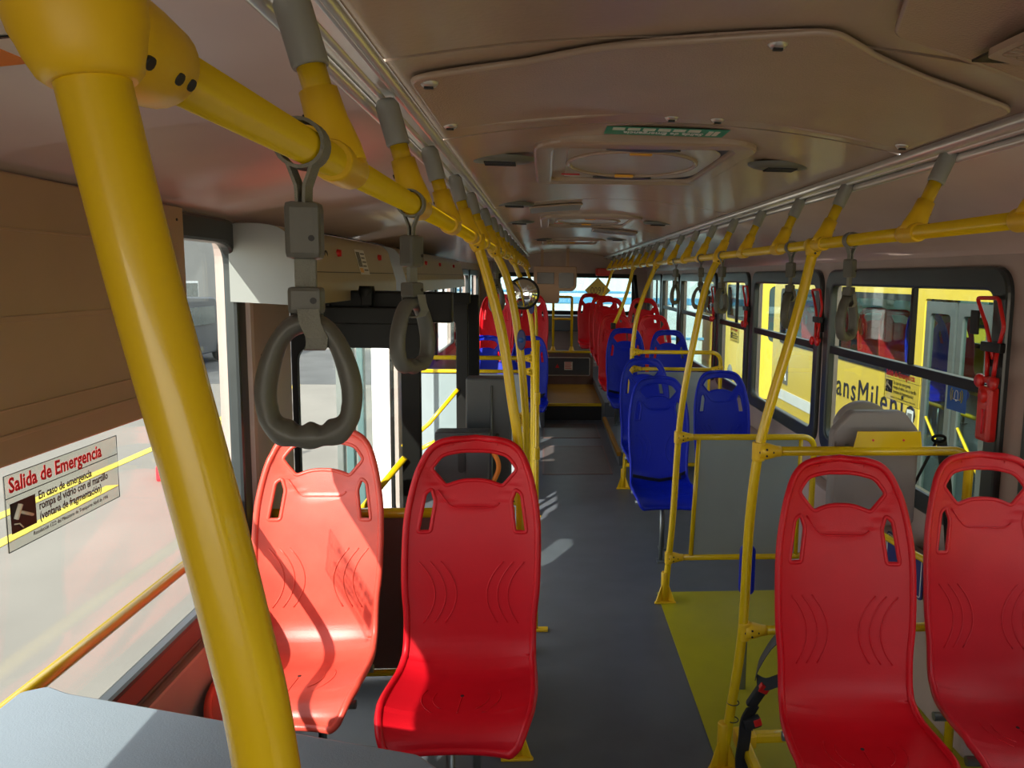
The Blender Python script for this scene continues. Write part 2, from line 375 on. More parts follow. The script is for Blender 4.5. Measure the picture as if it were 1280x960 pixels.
# coves (glossy slanted side ceilings)
def cove(side, name, lab):
    if side < 0: prof = [(-0.325, 2.048), (-0.50, 2.032), (-0.75, 1.995), (-0.92, 1.958), (-1.02, 1.935), (-1.05, 1.925)]
    else: prof = [(1.005, 2.06), (1.20, 2.045), (1.40, 2.0), (1.53, 1.95), (1.62, 1.90), (1.65, 1.86)]
    P = [Vector((p[0], 0, p[1])) for p in prof]; C = cr(P, 4); mb = MB(); vs = []; n = len(C)
    for c in C: vs += [(c.x, Y0, c.z), (c.x, Y1, c.z), (c.x, Y0, c.z+0.03), (c.x, Y1, c.z+0.03)]
    fs = []
    for i in range(n-1):
        a = 4*i; fs += [[a, a+1, a+5, a+4], [a+2, a+6, a+7, a+3], [a, a+4, a+6, a+2], [a+1, a+3, a+7, a+5]]
    mb.add(vs, fs, 0, True); return structure(mb.build(name, 'cove'), lab)
cove(-1, 'ceiling_2', 'glossy pinkish sloping side ceiling on the left'); cove(1, 'ceiling_3', 'sloping side ceiling on the right')
for side, n in ((-1, 1), (1, 2)):
    xa, xb = (CLx, -0.325) if side < 0 else (CRx, 1.005)
    mb = MB()
    mb.box((min(xa, xb)-0.004, Y0, 2.067), (max(xa, xb)+0.004, Y1, 2.09))
    mb.tube([(xa, Y0, 2.080), (xa, Y1, 2.080)], 0.014, 10); mb.tube([(xb, Y0, 2.055), (xb, Y1, 2.055)], 0.011, 10)
    mb.tube([((xa+xb)/2, Y0, 2.068), ((xa+xb)/2, Y1, 2.068)], 0.007, 8)
    structure(mb.build('trim_%d' % n, 'alum'), 'ribbed trim along the %s edge of the centre ceiling' % ('left' if side < 0 else 'right'))

# access panels of the near ceiling
def cpanel(poly, dz, th, mt, name, lab, cat, latches=(), group=None):
    poly = [(a*KC, b*KC) for a, b in poly]; latches = [(a*KC, b*KC) for a, b in latches]
    pts = fillet([Vector(p) for p in poly], 0.030, 5, True); cx = sum(p.x for p in pts)/len(pts); cy = sum(p.y for p in pts)/len(pts)
    o = E_(name, lab, cat, (cx, cy, zc(cx)-dz), group); z0 = zc(cx)-dz
    bm_pts = [(p.x, p.y) for p in pts]
    # triangulate then cut so that it follows the arch
    t_ = MB().plate(bm_pts, (), th)
    me = t_.mesh('tmp'); bm = bmesh.new(); bm.from_mesh(me)
    x = CLx
    while x < CRx+0.05:
        bmesh.ops.bisect_plane(bm, geom=list(bm.verts)+list(bm.edges)+list(bm.faces), plane_co=(x, 0, 0), plane_no=(1, 0, 0)); x += 0.06
    bm.verts.index_update()
    m2 = MB().add([(v.co.x-cx, v.co.y-cy, v.co.z+zc(v.co.x)-dz-z0) for v in bm.verts], [[v.index for v in f.verts] for f in bm.faces], 0, False)
    bm.free(); bpy.data.meshes.remove(me); m2.build('panel', mt, o)
    rim = MB().tube([(p.x-cx, p.y-cy, zc(p.x)-dz-z0) for p in pts], 0.006, 6, True); rim.build('rim', 'ceil', o)
    for (lx, ly) in latches:
        zz = zc(lx)-dz-z0
        l = MB().lathe([(0.001, zz-0.012), (0.012, zz-0.012), (0.017, zz-0.006), (0.017, zz)], (lx-cx, ly-cy, 0), seg=16).build('latch', 'alum', o)
        MB().box((lx-cx-0.008, ly-cy-0.004, zz-0.016), (lx-cx+0.008, ly-cy+0.004, zz-0.012)).build('slot', 'dark', l)
    return o
cpanel([(-0.27, 1.60), (-0.05, 1.585), (0.10, 1.52), (0.52, 1.40), (0.66, 1.52), (0.80, 1.60), (1.04, 1.68), (1.04, 2.19), (0.56, 2.15), (0.50, 2.17), (0.36, 2.17), (0.27, 2.11), (-0.27, 2.11)], 0.010, 0.012, 'ceilpanel',
       'ceiling_access_panel', 'wide grained beige access panel with latches on the near ceiling', 'ceiling panel',
       [(-0.24, 1.63), (-0.25, 2.06), (1.01, 2.15), (0.345, 2.155), (0.475, 2.155), (0.435, 1.47)])
cpanel([(0.50, 1.02), (0.62, 1.37), (1.04, 1.52), (1.04, 1.02)], 0.012, 0.012, 'ceilpanel', 'ceiling_access_panel', 'small slanted access panel beside the air grille overhead', 'ceiling panel')
# air grille top right
g = E_('air_grille', 'dark ribbed air grille in the ceiling at the upper right', 'air grille', (0.88*KC, 1.20*KC, zc(0.86*KC)-0.03))
mb = MB().plate(P2(fillet([Vector((-0.10, -0.22)), Vector((-0.11, 0.10)), Vector((0.12, 0.20)), Vector((0.14, -0.22))], 0.02, 4, True)), [P2(fillet([Vector((-0.085, -0.20)), Vector((-0.095, 0.085)), Vector((0.105, 0.175)), Vector((0.125, -0.20))], 0.015, 4, True))], 0.01)
mb.build('frame', 'ceil', g)
mb = MB()
for i in range(28):
    y = -0.195+i*0.0135
    x1 = 0.12; x0 = -0.088
    if y > 0.085: x0 = -0.095+(y-0.085)/0.09*0.2
    if x1-x0 > 0.01: mb.box((x0, y-0.0035, -0.004), (x1, y+0.0035, 0.006))
mb.build('louvres', 'ceil', g); MB().box((-0.09, -0.2, 0.008), (0.12, 0.17, 0.012)).build('cavity', 'dark', g)

# oval ceiling vents
def vent(x, y, s, lab):
    x, y = x*KC, y*KC; s *= KC
    o = E_('ceiling_vent', lab, 'ceiling vent', (x, y, zc(x)), 'oval ceiling vents')
    MB().lathe([(0.001, -0.012), (0.6, -0.016), (0.85, -0.014), (1.0, -0.006), (1.02, 0.002)], seg=28).build('bezel', 'vent', o)
    b = o.children[0]; b.scale = (0.12*s, 0.075*s, 1.0)
    m = MB()
    for i in range(5): m.box((-0.055*s, (-0.032+i*0.016)*s-0.002, -0.021), (0.055*s, (-0.032+i*0.016)*s+0.002, -0.014))
    m.build('louvres', 'ink', o)
vent(-0.165, 2.80, 1.0, 'oval vent left of the nearest roof hatch'); vent(0.865, 2.83, 1.0, 'oval vent right of the nearest roof hatch')
vent(-0.18, 4.45, 0.95, 'oval vent on the left, between the first and second roof hatch'); vent(-0.20, 5.85, 0.95, 'oval vent on the left beside the second roof hatch')
vent(0.86, 5.9, 0.95, 'oval vent right of the second roof hatch'); vent(-0.05, 8.9, 1.0, 'flat vent on the left, before the third roof hatch'); vent(0.80, 8.6, 1.0, 'oval vent on the right of the third roof hatch')
# flat grey panels in the ceiling further back
for (x0, x1, y0, y1, l) in ((-0.10, 0.22, 4.75, 5.15, 'flat grey panel in the ceiling just before the second roof hatch'), (0.45, 0.85, 7.15, 7.6, 'flat grey panel in the ceiling just behind the second roof hatch')):
    cpanel([(x0, y0), (x1, y0), (x1, y1), (x0, y1)], 0.008, 0.01, 'grey_cover', 'ceiling_plate', l, 'ceiling panel')

# roof hatches
def roof_hatch(x, y, sx, sy, lab):
    x, y, sx, sy = x*KC, y*KC, sx*KC, sy*KC
    o = E_('roof_hatch', lab, 'roof hatch', (x, y, zc(x)-0.001), 'roof hatches along the ceiling')
    def fz(u, v, w): return (u, v, w+zc(x+u)-zc(x))
    MB().plate(rrect(-0.37*sx, -0.54*sy, 0.37*sx, 0.54*sy, 0.10), [rrect(-0.32*sx, -0.47*sy, 0.32*sx, 0.47*sy, 0.08)], 0.03, fz, bev=0.008).build('frame', 'ceil', o)
    MB().box((-0.33*sx, -0.48*sy, -0.007), (0.33*sx, 0.48*sy, -0.002)).build('recess', 'dark', o)
    pts = [(-0.29, -0.34), (-0.22, -0.44), (0.20, -0.44), (0.30, -0.26), (0.30, 0.30), (0.20, 0.42), (-0.24, 0.44), (-0.30, 0.32)]
    MB().plate(P2(fillet([Vector((a*sx, b*sy)) for a, b in pts], 0.06, 6, True)), (), 0.022, bev=0.006).build('cover', 'hatchwhite', o)
    MB().tube([(0.25*sx*math.cos(a), 0.33*sy*math.sin(a), -0.013) for a in [2*PI*k/40 for k in range(40)]], 0.008, 6, True).build('oval_rim', 'ceil', o)
    for s in (-1, 1):
        MB().plate([(0.13*sx*math.cos(a), s*(0.375*sy)+0.035*sy*math.sin(a)) for a in [2*PI*k/24 for k in range(24)]], (), 0.006, lambda u, v, w: (u, v, w-0.016)).build('grip_recess', 'darkgrey', o)
        MB().box((-0.035, s*0.30*sy-0.012, -0.024), (0.035, s*0.30*sy+0.012, -0.014), bev=0.003).build('latch', 'amber', o)
    MB().box((-0.27*sx, 0.33*sy, -0.0135), (-0.19*sx, 0.36*sy, -0.0115)).build('red_label', 'redink', o)
    return o
roof_hatch(0.335, 3.06, 1.0, 1.0, 'white emergency roof hatch nearest the viewer')
roof_hatch(0.335, 6.15, 1.0, 1.0, 'roof hatch in the middle of the ceiling')
roof_hatch(0.335, 9.6, 1.0, 1.0, 'roof hatch farthest back near the rear')
# green sticker by the first hatch (its writing faces the rear of the bus, so it reads upside down)
t = E_('ceiling_sticker', 'green emergency exit sticker upside down on the ceiling before the nearest hatch', 'sticker', (0.325, 2.118, zc(0.325)-0.006)); t.scale = (KC, KC*1.6, 1)
def cz(u, v, w): return (u, v, w)
MB().plate([(-0.19, -0.035), (0.19, -0.035), (0.19, 0.04), (-0.19, 0.04)], (), 0.001, cz).build('film', 'green', t)
MB().text('Salida de Emergencia', 0.034, lambda u, v, w: (0.12-u, v+0.003, -0.0016+w), sx=0.88, bold=0.0006).build('lettering', 'white', t)
m_ = MB()
for k in range(3):
    for q in range(6): m_.box((-0.17+0.047*q, -0.030+k*0.009, -0.0022), (-0.17+0.047*q+0.038, -0.027+k*0.009, -0.0008))
m_.build('small_print', 'sticker', t)
MB().box((0.13, -0.02, -0.0022), (0.145, 0.02, -0.0006)).box((0.15, -0.02, -0.0022), (0.165, 0.02, -0.0006)).build('pictogram', 'sticker', t)
# ================================================================== SEATS
PROF = [(0.0, 0.405), (0.004, 0.435), (0.03, 0.458), (0.09, 0.466), (0.2, 0.458), (0.29, 0.456), (0.35, 0.478), (0.388, 0.53), (0.408, 0.62), (0.430, 0.76), (0.455, 0.90), (0.488, 1.04), (0.535, 1.20)]
_pc = cr([Vector((0, y, z)) for y, z in PROF], 12); _S = [0.0]
for a, b in zip(_pc, _pc[1:]): _S.append(_S[-1]+(b-a).length)
SL = _S[-1]
def prof_at(s):
    s = min(max(s, 0), SL-1e-6)
    lo = 0; hi = len(_S)-1
    while hi-lo > 1:
        m_ = (lo+hi)//2
        if _S[m_] <= s: lo = m_
        else: hi = m_
    t = (s-_S[lo])/(_S[hi]-_S[lo]); p = _pc[lo].lerp(_pc[hi], t); d = (_pc[hi]-_pc[lo]).normalized()
    return p, Vector((0, -d.z, d.y))       # normal towards sitter (up / front)
def s_z(z):
    for i in range(len(_S)-1, 0, -1):
        if _pc[i-1].z <= z <= _pc[i].z and _pc[i].y > 0.3: 
            return _S[i-1]+(z-_pc[i-1].z)/max(1e-6, _pc[i].z-_pc[i-1].z)*(_S[i]-_S[i-1])
    return SL
WID = [(0.0, 0.165), (0.03, 0.195), (0.09, 0.218), (0.18, 0.224), (0.30, 0.218), (s_z(0.50), 0.208), (s_z(0.62), 0.208), (s_z(0.72), 0.217), (s_z(0.85), 0.219), (s_z(0.95), 0.214), (s_z(1.04), 0.198), (s_z(1.10), 0.180), (s_z(1.15), 0.155), (s_z(1.18), 0.120), (s_z(1.193), 0.07)]
side = cr([Vector((w_, s, 0)) for s, w_ in WID], 5)
OUT = [(p.x, p.y) for p in side]+[(0.0, SL)]+[(-p.x, p.y) for p in reversed(side)]
def wid_at(s):
    for a, b in zip(side, side[1:]):
        if a.y <= s <= b.y: return a.x+(b.x-a.x)*(s-a.y)/max(1e-6, b.y-a.y)
    return side[-1].x if s > side[-1].y else side[0].x
def zs(pts): return [(u, s_z(z)) for u, z in pts]
def rpoly(pts, r): return P2(fillet([Vector(p) for p in pts], r, 4, True))
H1 = rpoly(zs([(-0.146, 1.098), (-0.112, 1.143), (-0.05, 1.158), (0.05, 1.158), (0.112, 1.143), (0.146, 1.098), (0.095, 1.042), (0.04, 1.062), (-0.04, 1.062), (-0.095, 1.042)]), [0.014, 0.02, 0.03, 0.03, 0.02, 0.014, 0.012, 0.04, 0.04, 0.012])
H2 = rpoly(zs([(0.182, 0.895), (0.140, 0.895), (0.126, 0.995), (0.140, 1.035), (0.162, 1.020)]), 0.010)
H3 = [(-u, v) for u, v in reversed(H2)]
H4 = [(0.006*math.cos(2*PI*k/10), 0.235+0.006*math.sin(2*PI*k/10)) for k in range(10)]
H1N = rpoly(zs([(-0.148, 1.098), (-0.115, 1.150), (-0.05, 1.168), (0.05, 1.168), (0.115, 1.150), (0.148, 1.098), (0.095, 1.045), (-0.095, 1.045)]), 0.014)
def segd(px, py, a, b):
    dx, dy = b[0]-a[0], b[1]-a[1]; L2 = dx*dx+dy*dy
    t = max(0, min(1, ((px-a[0])*dx+(py-a[1])*dy)/L2)) if L2 > 1e-12 else 0
    return math.hypot(px-a[0]-t*dx, py-a[1]-t*dy)
def smooth(e0, e1, x):
    t = max(0, min(1, (x-e0)/(e1-e0))); return t*t*(3-2*t)
def surf(u, s, lift=0.0):
    p, n = prof_at(s); w_ = max(wid_at(s), 0.05); q = abs(u)/w_
    d = 0.026*q**2.6
    if 0.12 < s < 0.40: d += 0.006*q*q                      # dished pan
    # recessed head field: V-shaped ridge under the grip opening
    zz = p.z
    if s > s_z(0.9):
        edge = s_z(0.977)+max(0, abs(u)-0.075)*1.25
        d -= 0.005*smooth(-0.008, 0.008, s-edge)
    return Vector((u, p.y, p.z))+n*(d+lift)
def seat_mesh():
    flat = MB().plate(OUT, [H1, H2, H3, H4], 0.0)
    me = flat.mesh('tmp'); bm = bmesh.new(); bm.from_mesh(me)
    bmesh.ops.remove_doubles(bm, verts=bm.verts, dist=1e-5)
    s = 0.015
    while s < SL:
        bmesh.ops.bisect_plane(bm, geom=list(bm.verts)+list(bm.edges)+list(bm.faces), plane_co=(0, s, 0), plane_no=(0, 1, 0)); s += 0.018
    u = -0.225
    while u < 0.23:
        bmesh.ops.bisect_plane(bm, geom=list(bm.verts)+list(bm.edges)+list(bm.faces), plane_co=(u, 0, 0), plane_no=(1, 0, 0)); u += 0.0225
    bmesh.ops.dissolve_degenerate(bm, dist=1e-4, edges=bm.edges)
    bm.verts.index_update(); mb = MB()
    F = [[v.index for v in f.verts] for f in bm.faces]; V2 = [(v.co.x, v.co.y) for v in bm.verts]
    n = len(V2)
    top = [surf(a, b) for a, b in V2]; bot = [surf(a, b, -0.007) for a, b in V2]
    mb.add(top+bot, F+[[i+n for i in reversed(f)] for f in F], 0, True)
    bm.free(); bpy.data.meshes.remove(me)
    def dens(poly, mx=0.02):
        o = []
        for a, b in zip(poly, poly[1:]+poly[:1]):
            k = max(1, int(math.hypot(b[0]-a[0], b[1]-a[1])/mx))
            for i in range(k): o.append((a[0]+(b[0]-a[0])*i/k, a[1]+(b[1]-a[1])*i/k))
        return o
    mb.tube([surf(a, b, -0.004) for a, b in dens(OUT)], 0.0115, 10, True)
    for h in (H1, H2, H3): mb.tube([surf(a, b, -0.004) for a, b in dens(h)], 0.0075, 8, True)
    # moulded relief arcs on the lower back and rings on the pan
    for sg in (-1, 1):
        for k in range(3):
            pts = []
            for i in range(13):
                t = i/12; z = 0.60+0.20*t; u_ = sg*(0.050+0.035*k+0.045*(2*t-0.9)**2)
                pts.append(surf(u_, s_z(z), 0.0002))
            mb.tube(pts, 0.0028, 6)
        for k in range(2):
            pts = []
            for i in range(11):
                a = -0.9+1.3*i/10; R_ = 0.085+0.035*k
                pts.append(surf(sg*R_*math.cos(a), 0.215+R_*0.95*math.sin(a), 0.0003))
            mb.tube(pts, 0.0018, 5)
    mb.tube([surf(0, 0.225-0.01*i, 0.0003) for i in range(11)], 0.0018, 5)
    rg = P2(fillet([Vector(p) for p in zs([(-0.120, 1.030), (-0.075, 0.974), (0.075, 0.974), (0.120, 1.030)])], 0.02, 5)); mb.tube([surf(a, b, 0.0003) for a, b in dens(rg)[:-12]], 0.0032, 6)
    for sg in (-1, 1):                                   # little moulded marks on the grip
        mb.tube([surf(sg*0.075, s_z(1.170)+0.004+0.006*i-0.001, 0.0065) for i in range(5)], 0.0016, 5)
    return mb.mesh('seat_shell')
DRm = MB().tube([surf(0, 0.235, -0.004), surf(0, 0.235, 0.0012)], 0.0058, 14)
SEAT = seat_mesh()
FR = MB()
for sg in (-1, 1):
    FR.tube(cr([(sg*0.15, 0.05, 0.430), (sg*0.15, 0.28, 0.425), (sg*0.15, 0.39, 0.45), (sg*0.15, 0.43, 0.56), (sg*0.15, 0.46, 0.74)], 5), 0.013, 8)
FR.tube([(-0.21, 0.10, 0.415), (0.21, 0.10, 0.415)], 0.014, 8).tube([(-0.21, 0.32, 0.415), (0.21, 0.32, 0.415)], 0.014, 8)
FRm = FR.mesh('seat_frame')
LEGf = MB().tube([(0, 0, 0.41), (0, 0, 0.012)], 0.014, 10).box((-0.03, -0.035, 0), (0.03, 0.035, 0.012), bev=0.003).mesh('seat_leg')
DRm = DRm.mesh('drain_hole')
BELT = MB().sweep_rect([surf(-0.2, s_z(0.50), 0.03)+Vector((0, 0, 0)), surf(-0.1, s_z(0.49), 0.020), surf(0, s_z(0.48), 0.016), surf(0.1, s_z(0.49), 0.020), surf(0.19, s_z(0.53), 0.03)], 0.028, 0.004, (0, -0.5, 0.9))
BELT.box((0.10, 0.33, 0.50), (0.16, 0.36, 0.545), bev=0.006); BELTm = BELT.mesh('lap_belt')
def put(me, name, mt, parent, loc=(0, 0, 0)):
    if not me.materials: me.materials.append(M[mt])
    o = bpy.data.objects.new(name, me); col.objects.link(o); o.parent = parent; o.location = loc
    return o
SHELLS = {}
for c in ('red', 'red_faded', 'red_bleached', 'blue'):
    m_ = SEAT.copy(); m_.materials.append(M[c]); SHELLS[c] = m_
def seat(color, x, y, z, label, group, sx=1.0, rz=0.0, belt=False, legs='both', sz=1.0):
    o = E_('passenger_seat', label, 'seat', (x, y, z), group, rz)
    o.scale = (sx, 1, sz)
    a = bpy.data.objects.new('shell', SHELLS[color]); col.objects.link(a); a.parent = o
    put(DRm, 'drain_hole', 'ink', a)
    put(FRm, 'frame', 'steel', o)
    for (lx, ly) in ((-0.02, 0.10), (0.03, 0.32)): put(LEGf, 'leg', 'steel', o, (lx, ly, 0))
    if belt: put(BELTm, 'lap_belt', 'belt', o)
    return o
gR = 'red passenger seats'; gB = 'blue passenger seats'
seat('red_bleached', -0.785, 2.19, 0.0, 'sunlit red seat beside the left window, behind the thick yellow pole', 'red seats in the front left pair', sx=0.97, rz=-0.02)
seat('red', -0.255, 2.045, 0.0, 'deep red seat on the aisle side of the front left pair', 'red seats in the front left pair', rz=-0.04)
seat('red', 0.865, 1.70, 0.01, 'shaded red seat beside the aisle in the front right pair', 'red seats in the front right pair', sx=0.92, rz=-0.09)
seat('red_faded', 1.375, 1.79, 0.0, 'red seat beside the right window, cut by the picture edge', 'red seats in the front right pair', sx=0.92, rz=-0.09)
for (x, y, z, l, b) in ((0.745, 4.42, 0, 'nearest blue seat, standing on the aisle behind the grey wheelchair barrier', True),
        (1.24, 4.75, 0, 'blue seat by the right window, its top showing over the grey wheelchair barrier', False),
        (0.80, 5.57, 0, 'second blue seat along the right of the aisle, half hidden by the nearest one', False),
        (0.82, 7.25, 0.13, 'blue seat on the podium beside the aisle, below the rear red seats', True),
        (1.235, 7.05, 0.13, 'blue seat on the podium beside the right window', False),
        (-0.165, 7.75, 0.0, 'blue seat left of the aisle, next to the pole with the mirror', True),
        (-0.63, 7.75, 0.0, 'blue seat by the left wall beyond the doorway', False)):
    seat('blue', x, y, z, l, gB, 0.88, belt=b, sz=0.92)
for (x, y, z, l) in ((0.80, 8.15, 0.13, 'red seat right behind the podium aisle-side blue seat'),
        (1.235, 8.15, 0.13, 'red seat right behind the podium window-side blue seat'),
        (0.795, 8.95, 0.30, 'tall-standing red seat left of the window-side one on the upper podium'),
        (1.225, 8.95, 0.30, 'tall-standing red seat on the upper podium nearest the right windows'),
        (0.80, 9.95, 0.30, 'red seat in the last row but one, right of the aisle'),
        (0.70, 11.28, 0.30, 'red seat of the last row, beside the yellow guard frame on its right'),
        (-0.165, 9.2, 0.30, 'red seat on the left podium, next to the aisle'),
        (-0.62, 9.2, 0.30, 'red seat on the left podium, in the sun by the wall'),
        (-0.62, 9.98, 0.30, 'red seat of the last left row by the wall'),
        (-0.18, 9.98, 0.30, 'red seat of the last left row next to the aisle')):
    seat('red', x, y, z, l, 'red seats on the rear podiums', 0.90)

# ================================================================== HANDRAILS AND POLES
RLx, RRx, RZ = -0.235, 0.90, 1.873
def sleeve(mb, p0, p1, r):
    a, b = Vector(p0), Vector(p1); d = (b-a).normalized()
    mb.tube([a, a+d*0.002, a+d*0.006, b-d*0.006, b-d*0.002, b], [r*0.93, r*0.985, r, r, r*0.985, r*0.93], 16)
def screws(pts, n):
    """dark screw holes as short discs on the surface; n = outward normals"""
    class Sc:
        def build(s, name, mt, parent):
            for p, q in zip(pts, n):
                p = Vector(p); q = Vector(q).normalized(); MB().tube([p-q*0.002, p+q*0.0012], 0.0038, 10).build(name, mt, parent)
    return Sc()
def handrail(x, sgn, ys, y0, y1, label):
    o = E_('overhead_handrail', label, 'handrail', (x, 3.0, RZ), 'overhead handrails')
    MB().tube([(0, y0-3.0, 0), (0, y1-3.0, 0)], 0.0175, 20).build('bar', 'yellow', o)
    top = (-0.05, 0.178) if sgn < 0 else (0.09, 0.205)
    proto = None
    for y in ys:
        if proto is None:
            d = Vector((top[0], 0, top[1])); mid = d*0.55
            s_ = MB().tube([(0, 0, 0), d*0.62], 0.0165, 16).build('support', 'yellow', o)
            s_['label'] = 'slanted yellow support tube'
            c = MB().tube([d*0.60, d*0.62, d*0.98, d*1.04], [0.0195, 0.021, 0.021, 0.015], 16).build('end_cover', 'grey_cover', s_)
            k = MB(); sleeve(k, (0, -0.042, 0), (0, 0.042, 0), 0.0235); dn = d.normalized()
            k.tube([dn*0.0, dn*0.02, dn*0.05, dn*0.085], [0.030, 0.029, 0.0235, 0.0215], 16)
            k.build('clamp', 'yellow_plastic', s_)
            q = Vector((0, -0.35, -1)).normalized() if sgn < 0 else Vector((-0.8, 0, -0.5)).normalized()
            nx = Vector((-dn.z*sgn*-1, 0, dn.x*sgn*-1)).normalized()
            if nx.z > 0: nx = -nx
            screws([dn*0.035+nx*0.0275+Vector((0, -0.010, 0)), dn*0.060+nx*0.0235, Vector((0, 0.030, 0))+nx*0.0238, Vector((0, -0.030, 0))+nx*0.0238], [nx]*4).build('screw', 'ink', s_)
            proto = s_
        else: s_ = copy_tree(proto, o)
        s_.location = (0, y-3.0, 0)
    return o
handrail(RLx, -1, [0.915, 1.43, 1.93, 2.45, 2.95, 3.6, 4.15, 4.7, 5.3, 5.9, 6.5, 7.1, 7.8, 8.5, 9.2, 9.9, 10.6], 0.408, 11.2, 'yellow overhead rail on the left, with grey-tipped slanted supports')
handrail(RRx, 1, [0.6, 1.37, 1.84, 2.47, 2.93, 3.45, 3.95, 4.45, 4.95, 5.5, 6.15, 6.7, 7.2, 7.7, 8.3, 8.9, 9.5, 10.2, 11.0], -1.4, 11.2, 'yellow overhead rail on the right, with grey-tipped slanted supports')

def pole(pts, y, label, foot=True, r=0.0175, clamps=(), side=1, group='grab poles'):
    base = Vector((pts[-1][0], y, 0))
    o = E_('grab_pole', label, 'pole', base, group)
    P = cr([(p[0]-base.x, 0, p[1]) for p in pts], 6)
    MB().tube(P, r, 20).build('tube', 'yellow', o)
    d = (P[1]-P[0]).normalized(); k = MB()
    k.tube([P[0]+Vector((0, 0, 0.012)), P[0]+d*0.015, P[0]+d*0.028, P[0]+d*0.040], [0.028, 0.028, 0.025, 0.0205], 16)
    sleeve(k, P[0]+Vector((0, -0.045, 0)), P[0]+Vector((0, 0.045, 0)), 0.024)
    if y < 1:                                          # the near fitting: a stout rounded elbow body
        k = MB(); q = P[0]
        k.tube([q+Vector((0, -0.020, 0.004)), q+Vector((0, -0.018, 0.004)), q+Vector((0, -0.012, 0.003)), q+Vector((0, 0.015, 0)), q+Vector((0, 0.050, 0)), q+Vector((0, 0.075, 0)), q+Vector((0, 0.083, 0))], [0.012, 0.022, 0.029, 0.031, 0.029, 0.0265, 0.019], 28)
        k.tube([q+Vector((0, 0, 0.03)), q, q+d*0.018, q+d*0.026, q+d*0.030], [0.030, 0.032, 0.027, 0.024, 0.020], 24)
    c = k.build('clamp', 'yellow_plastic', o)
    n = Vector((0.87, 0, -0.49))
    if y < 1: screws([P[0]+n*0.0318+Vector((0, 0.012, 0)), P[0]+n*0.0290+Vector((0, 0.050, 0)), P[0]+n*0.0272+Vector((0, 0.068, 0))], [n]*3).build('screw', 'ink', c)
    else: screws([P[0]+d*0.03+Vector((0, -0.0275, 0)), P[0]+Vector((-0.0, 0.03, -0.024)), P[0]+Vector((0, -0.03, -0.024))], [(0, -1, 0), (0, 0, -1), (0, 0, -1)]).build('screw', 'ink', c)
    if foot:
        f = MB().tube([(0, 0, 0.17), (0, 0, 0.165), (0, 0, 0.01)], [0.0178, 0.0205, 0.022], 16)
        for a in (PI*1.15, PI*1.85, PI*0.5):
            ca, sa = math.cos(a), math.sin(a); q = Vector((-sa, ca, 0))*0.003
            A = [Vector((0, 0, 0.15)), Vector((ca*0.058, sa*0.058, 0.012)), Vector((0, 0, 0.012))]
            f.add([p+q for p in A]+[p-q for p in A], [[0, 1, 2], [5, 4, 3], [0, 3, 4, 1], [1, 4, 5, 2]], 0, False)
        f.plate(P2(fillet([Vector((0.070*math.cos(a), 0.070*math.sin(a))) for a in (PI*1.15, PI*1.85, PI*0.5)], 0.015, 4, True)), (), 0.010, lambda u, v, w: (u, v, w+0.006), bev=0.002)
        f.build('foot', 'yellow_plastic', o)
    return o, P, base
# near thick-looking pole (left, close to the viewer)
pole([(-0.235, RZ), (-0.212, 1.753), (-0.187, 1.637), (-0.169, 1.545), (-0.157, 1.467), (-0.13, 1.2), (-0.10, 0.9), (-0.10, 0.4), (-0.10, 0.0)], 0.42, 'thick yellow pole close to the viewer, leaning across the left of the view', foot=True, side=-1)
RP = [(0.90, RZ), (0.865, 1.70), (0.825, 1.53), (0.775, 1.34), (0.737, 1.16), (0.715, 0.9), (0.705, 0.5), (0.672, 0.2), (0.650, 0.0)]
pole(RP, 2.52, 'curved yellow pole nearest on the right of the aisle, seat belts tied to its foot')
pole([(0.90, RZ), (0.83, 1.70), (0.775, 1.41), (0.735, 1.16), (0.712, 0.92), (0.695, 0.5), (0.675, 0.22), (0.66, 0.0)], 3.93, 'curved yellow pole at the grey wheelchair barrier')
pole([(0.90, RZ), (0.80, 1.62), (0.742, 1.41), (0.715, 1.15), (0.69, 0.6), (0.67, 0.2), (0.66, 0.0)], 6.18, 'curved yellow pole beside the second blue seat, third along the right')
for a_ in (pole([(0.90, RZ), (0.84, 1.62), (0.75, 1.36), (0.70, 1.26)], 7.82, 'yellow pole clamped to the top corner of the podium blue seat', foot=False), pole([(0.92, RZ), (0.86, 1.68), (0.80, 1.52), (0.76, 1.45)], 10.52, 'farthest yellow pole on the right, clamped to a red seat before the diamond sign', foot=False)):
    e_ = a_[1][-1]; MB().box((e_.x-0.025, -0.03, e_.z-0.035), (e_.x+0.025, 0.03, e_.z+0.03), bev=0.008).build('seat_clamp', 'rubber', a_[0])
pole([(RLx, RZ), (-0.193, 1.735), (-0.146, 1.548), (-0.113, 1.327), (-0.090, 1.16), (-0.08, 0.9), (-0.08, 0.4), (-0.09, 0.0)], 2.62, 'curved yellow pole rising behind the front left seats', side=-1)
pole([(RLx, RZ), (-0.168, 1.735), (-0.120, 1.487), (-0.091, 1.20), (-0.082, 0.98), (-0.085, 0.6), (-0.09, 0.0)], 3.42, 'curved yellow pole with a dark blue button pad, before the doorway', side=-1)
pole([(RLx, RZ), (-0.15, 1.66), (-0.095, 1.40), (-0.075, 1.15), (-0.07, 0.9), (-0.07, 0.4), (-0.08, 0.0)], 5.45, 'curved yellow pole at the far side of the doorway', side=-1)
pole([(RLx, RZ), (-0.15, 1.6), (-0.11, 1.3), (-0.10, 0.9), (-0.10, 0.3)], 9.0, 'farthest yellow pole on the left, at the rear podium', foot=False, side=-1)
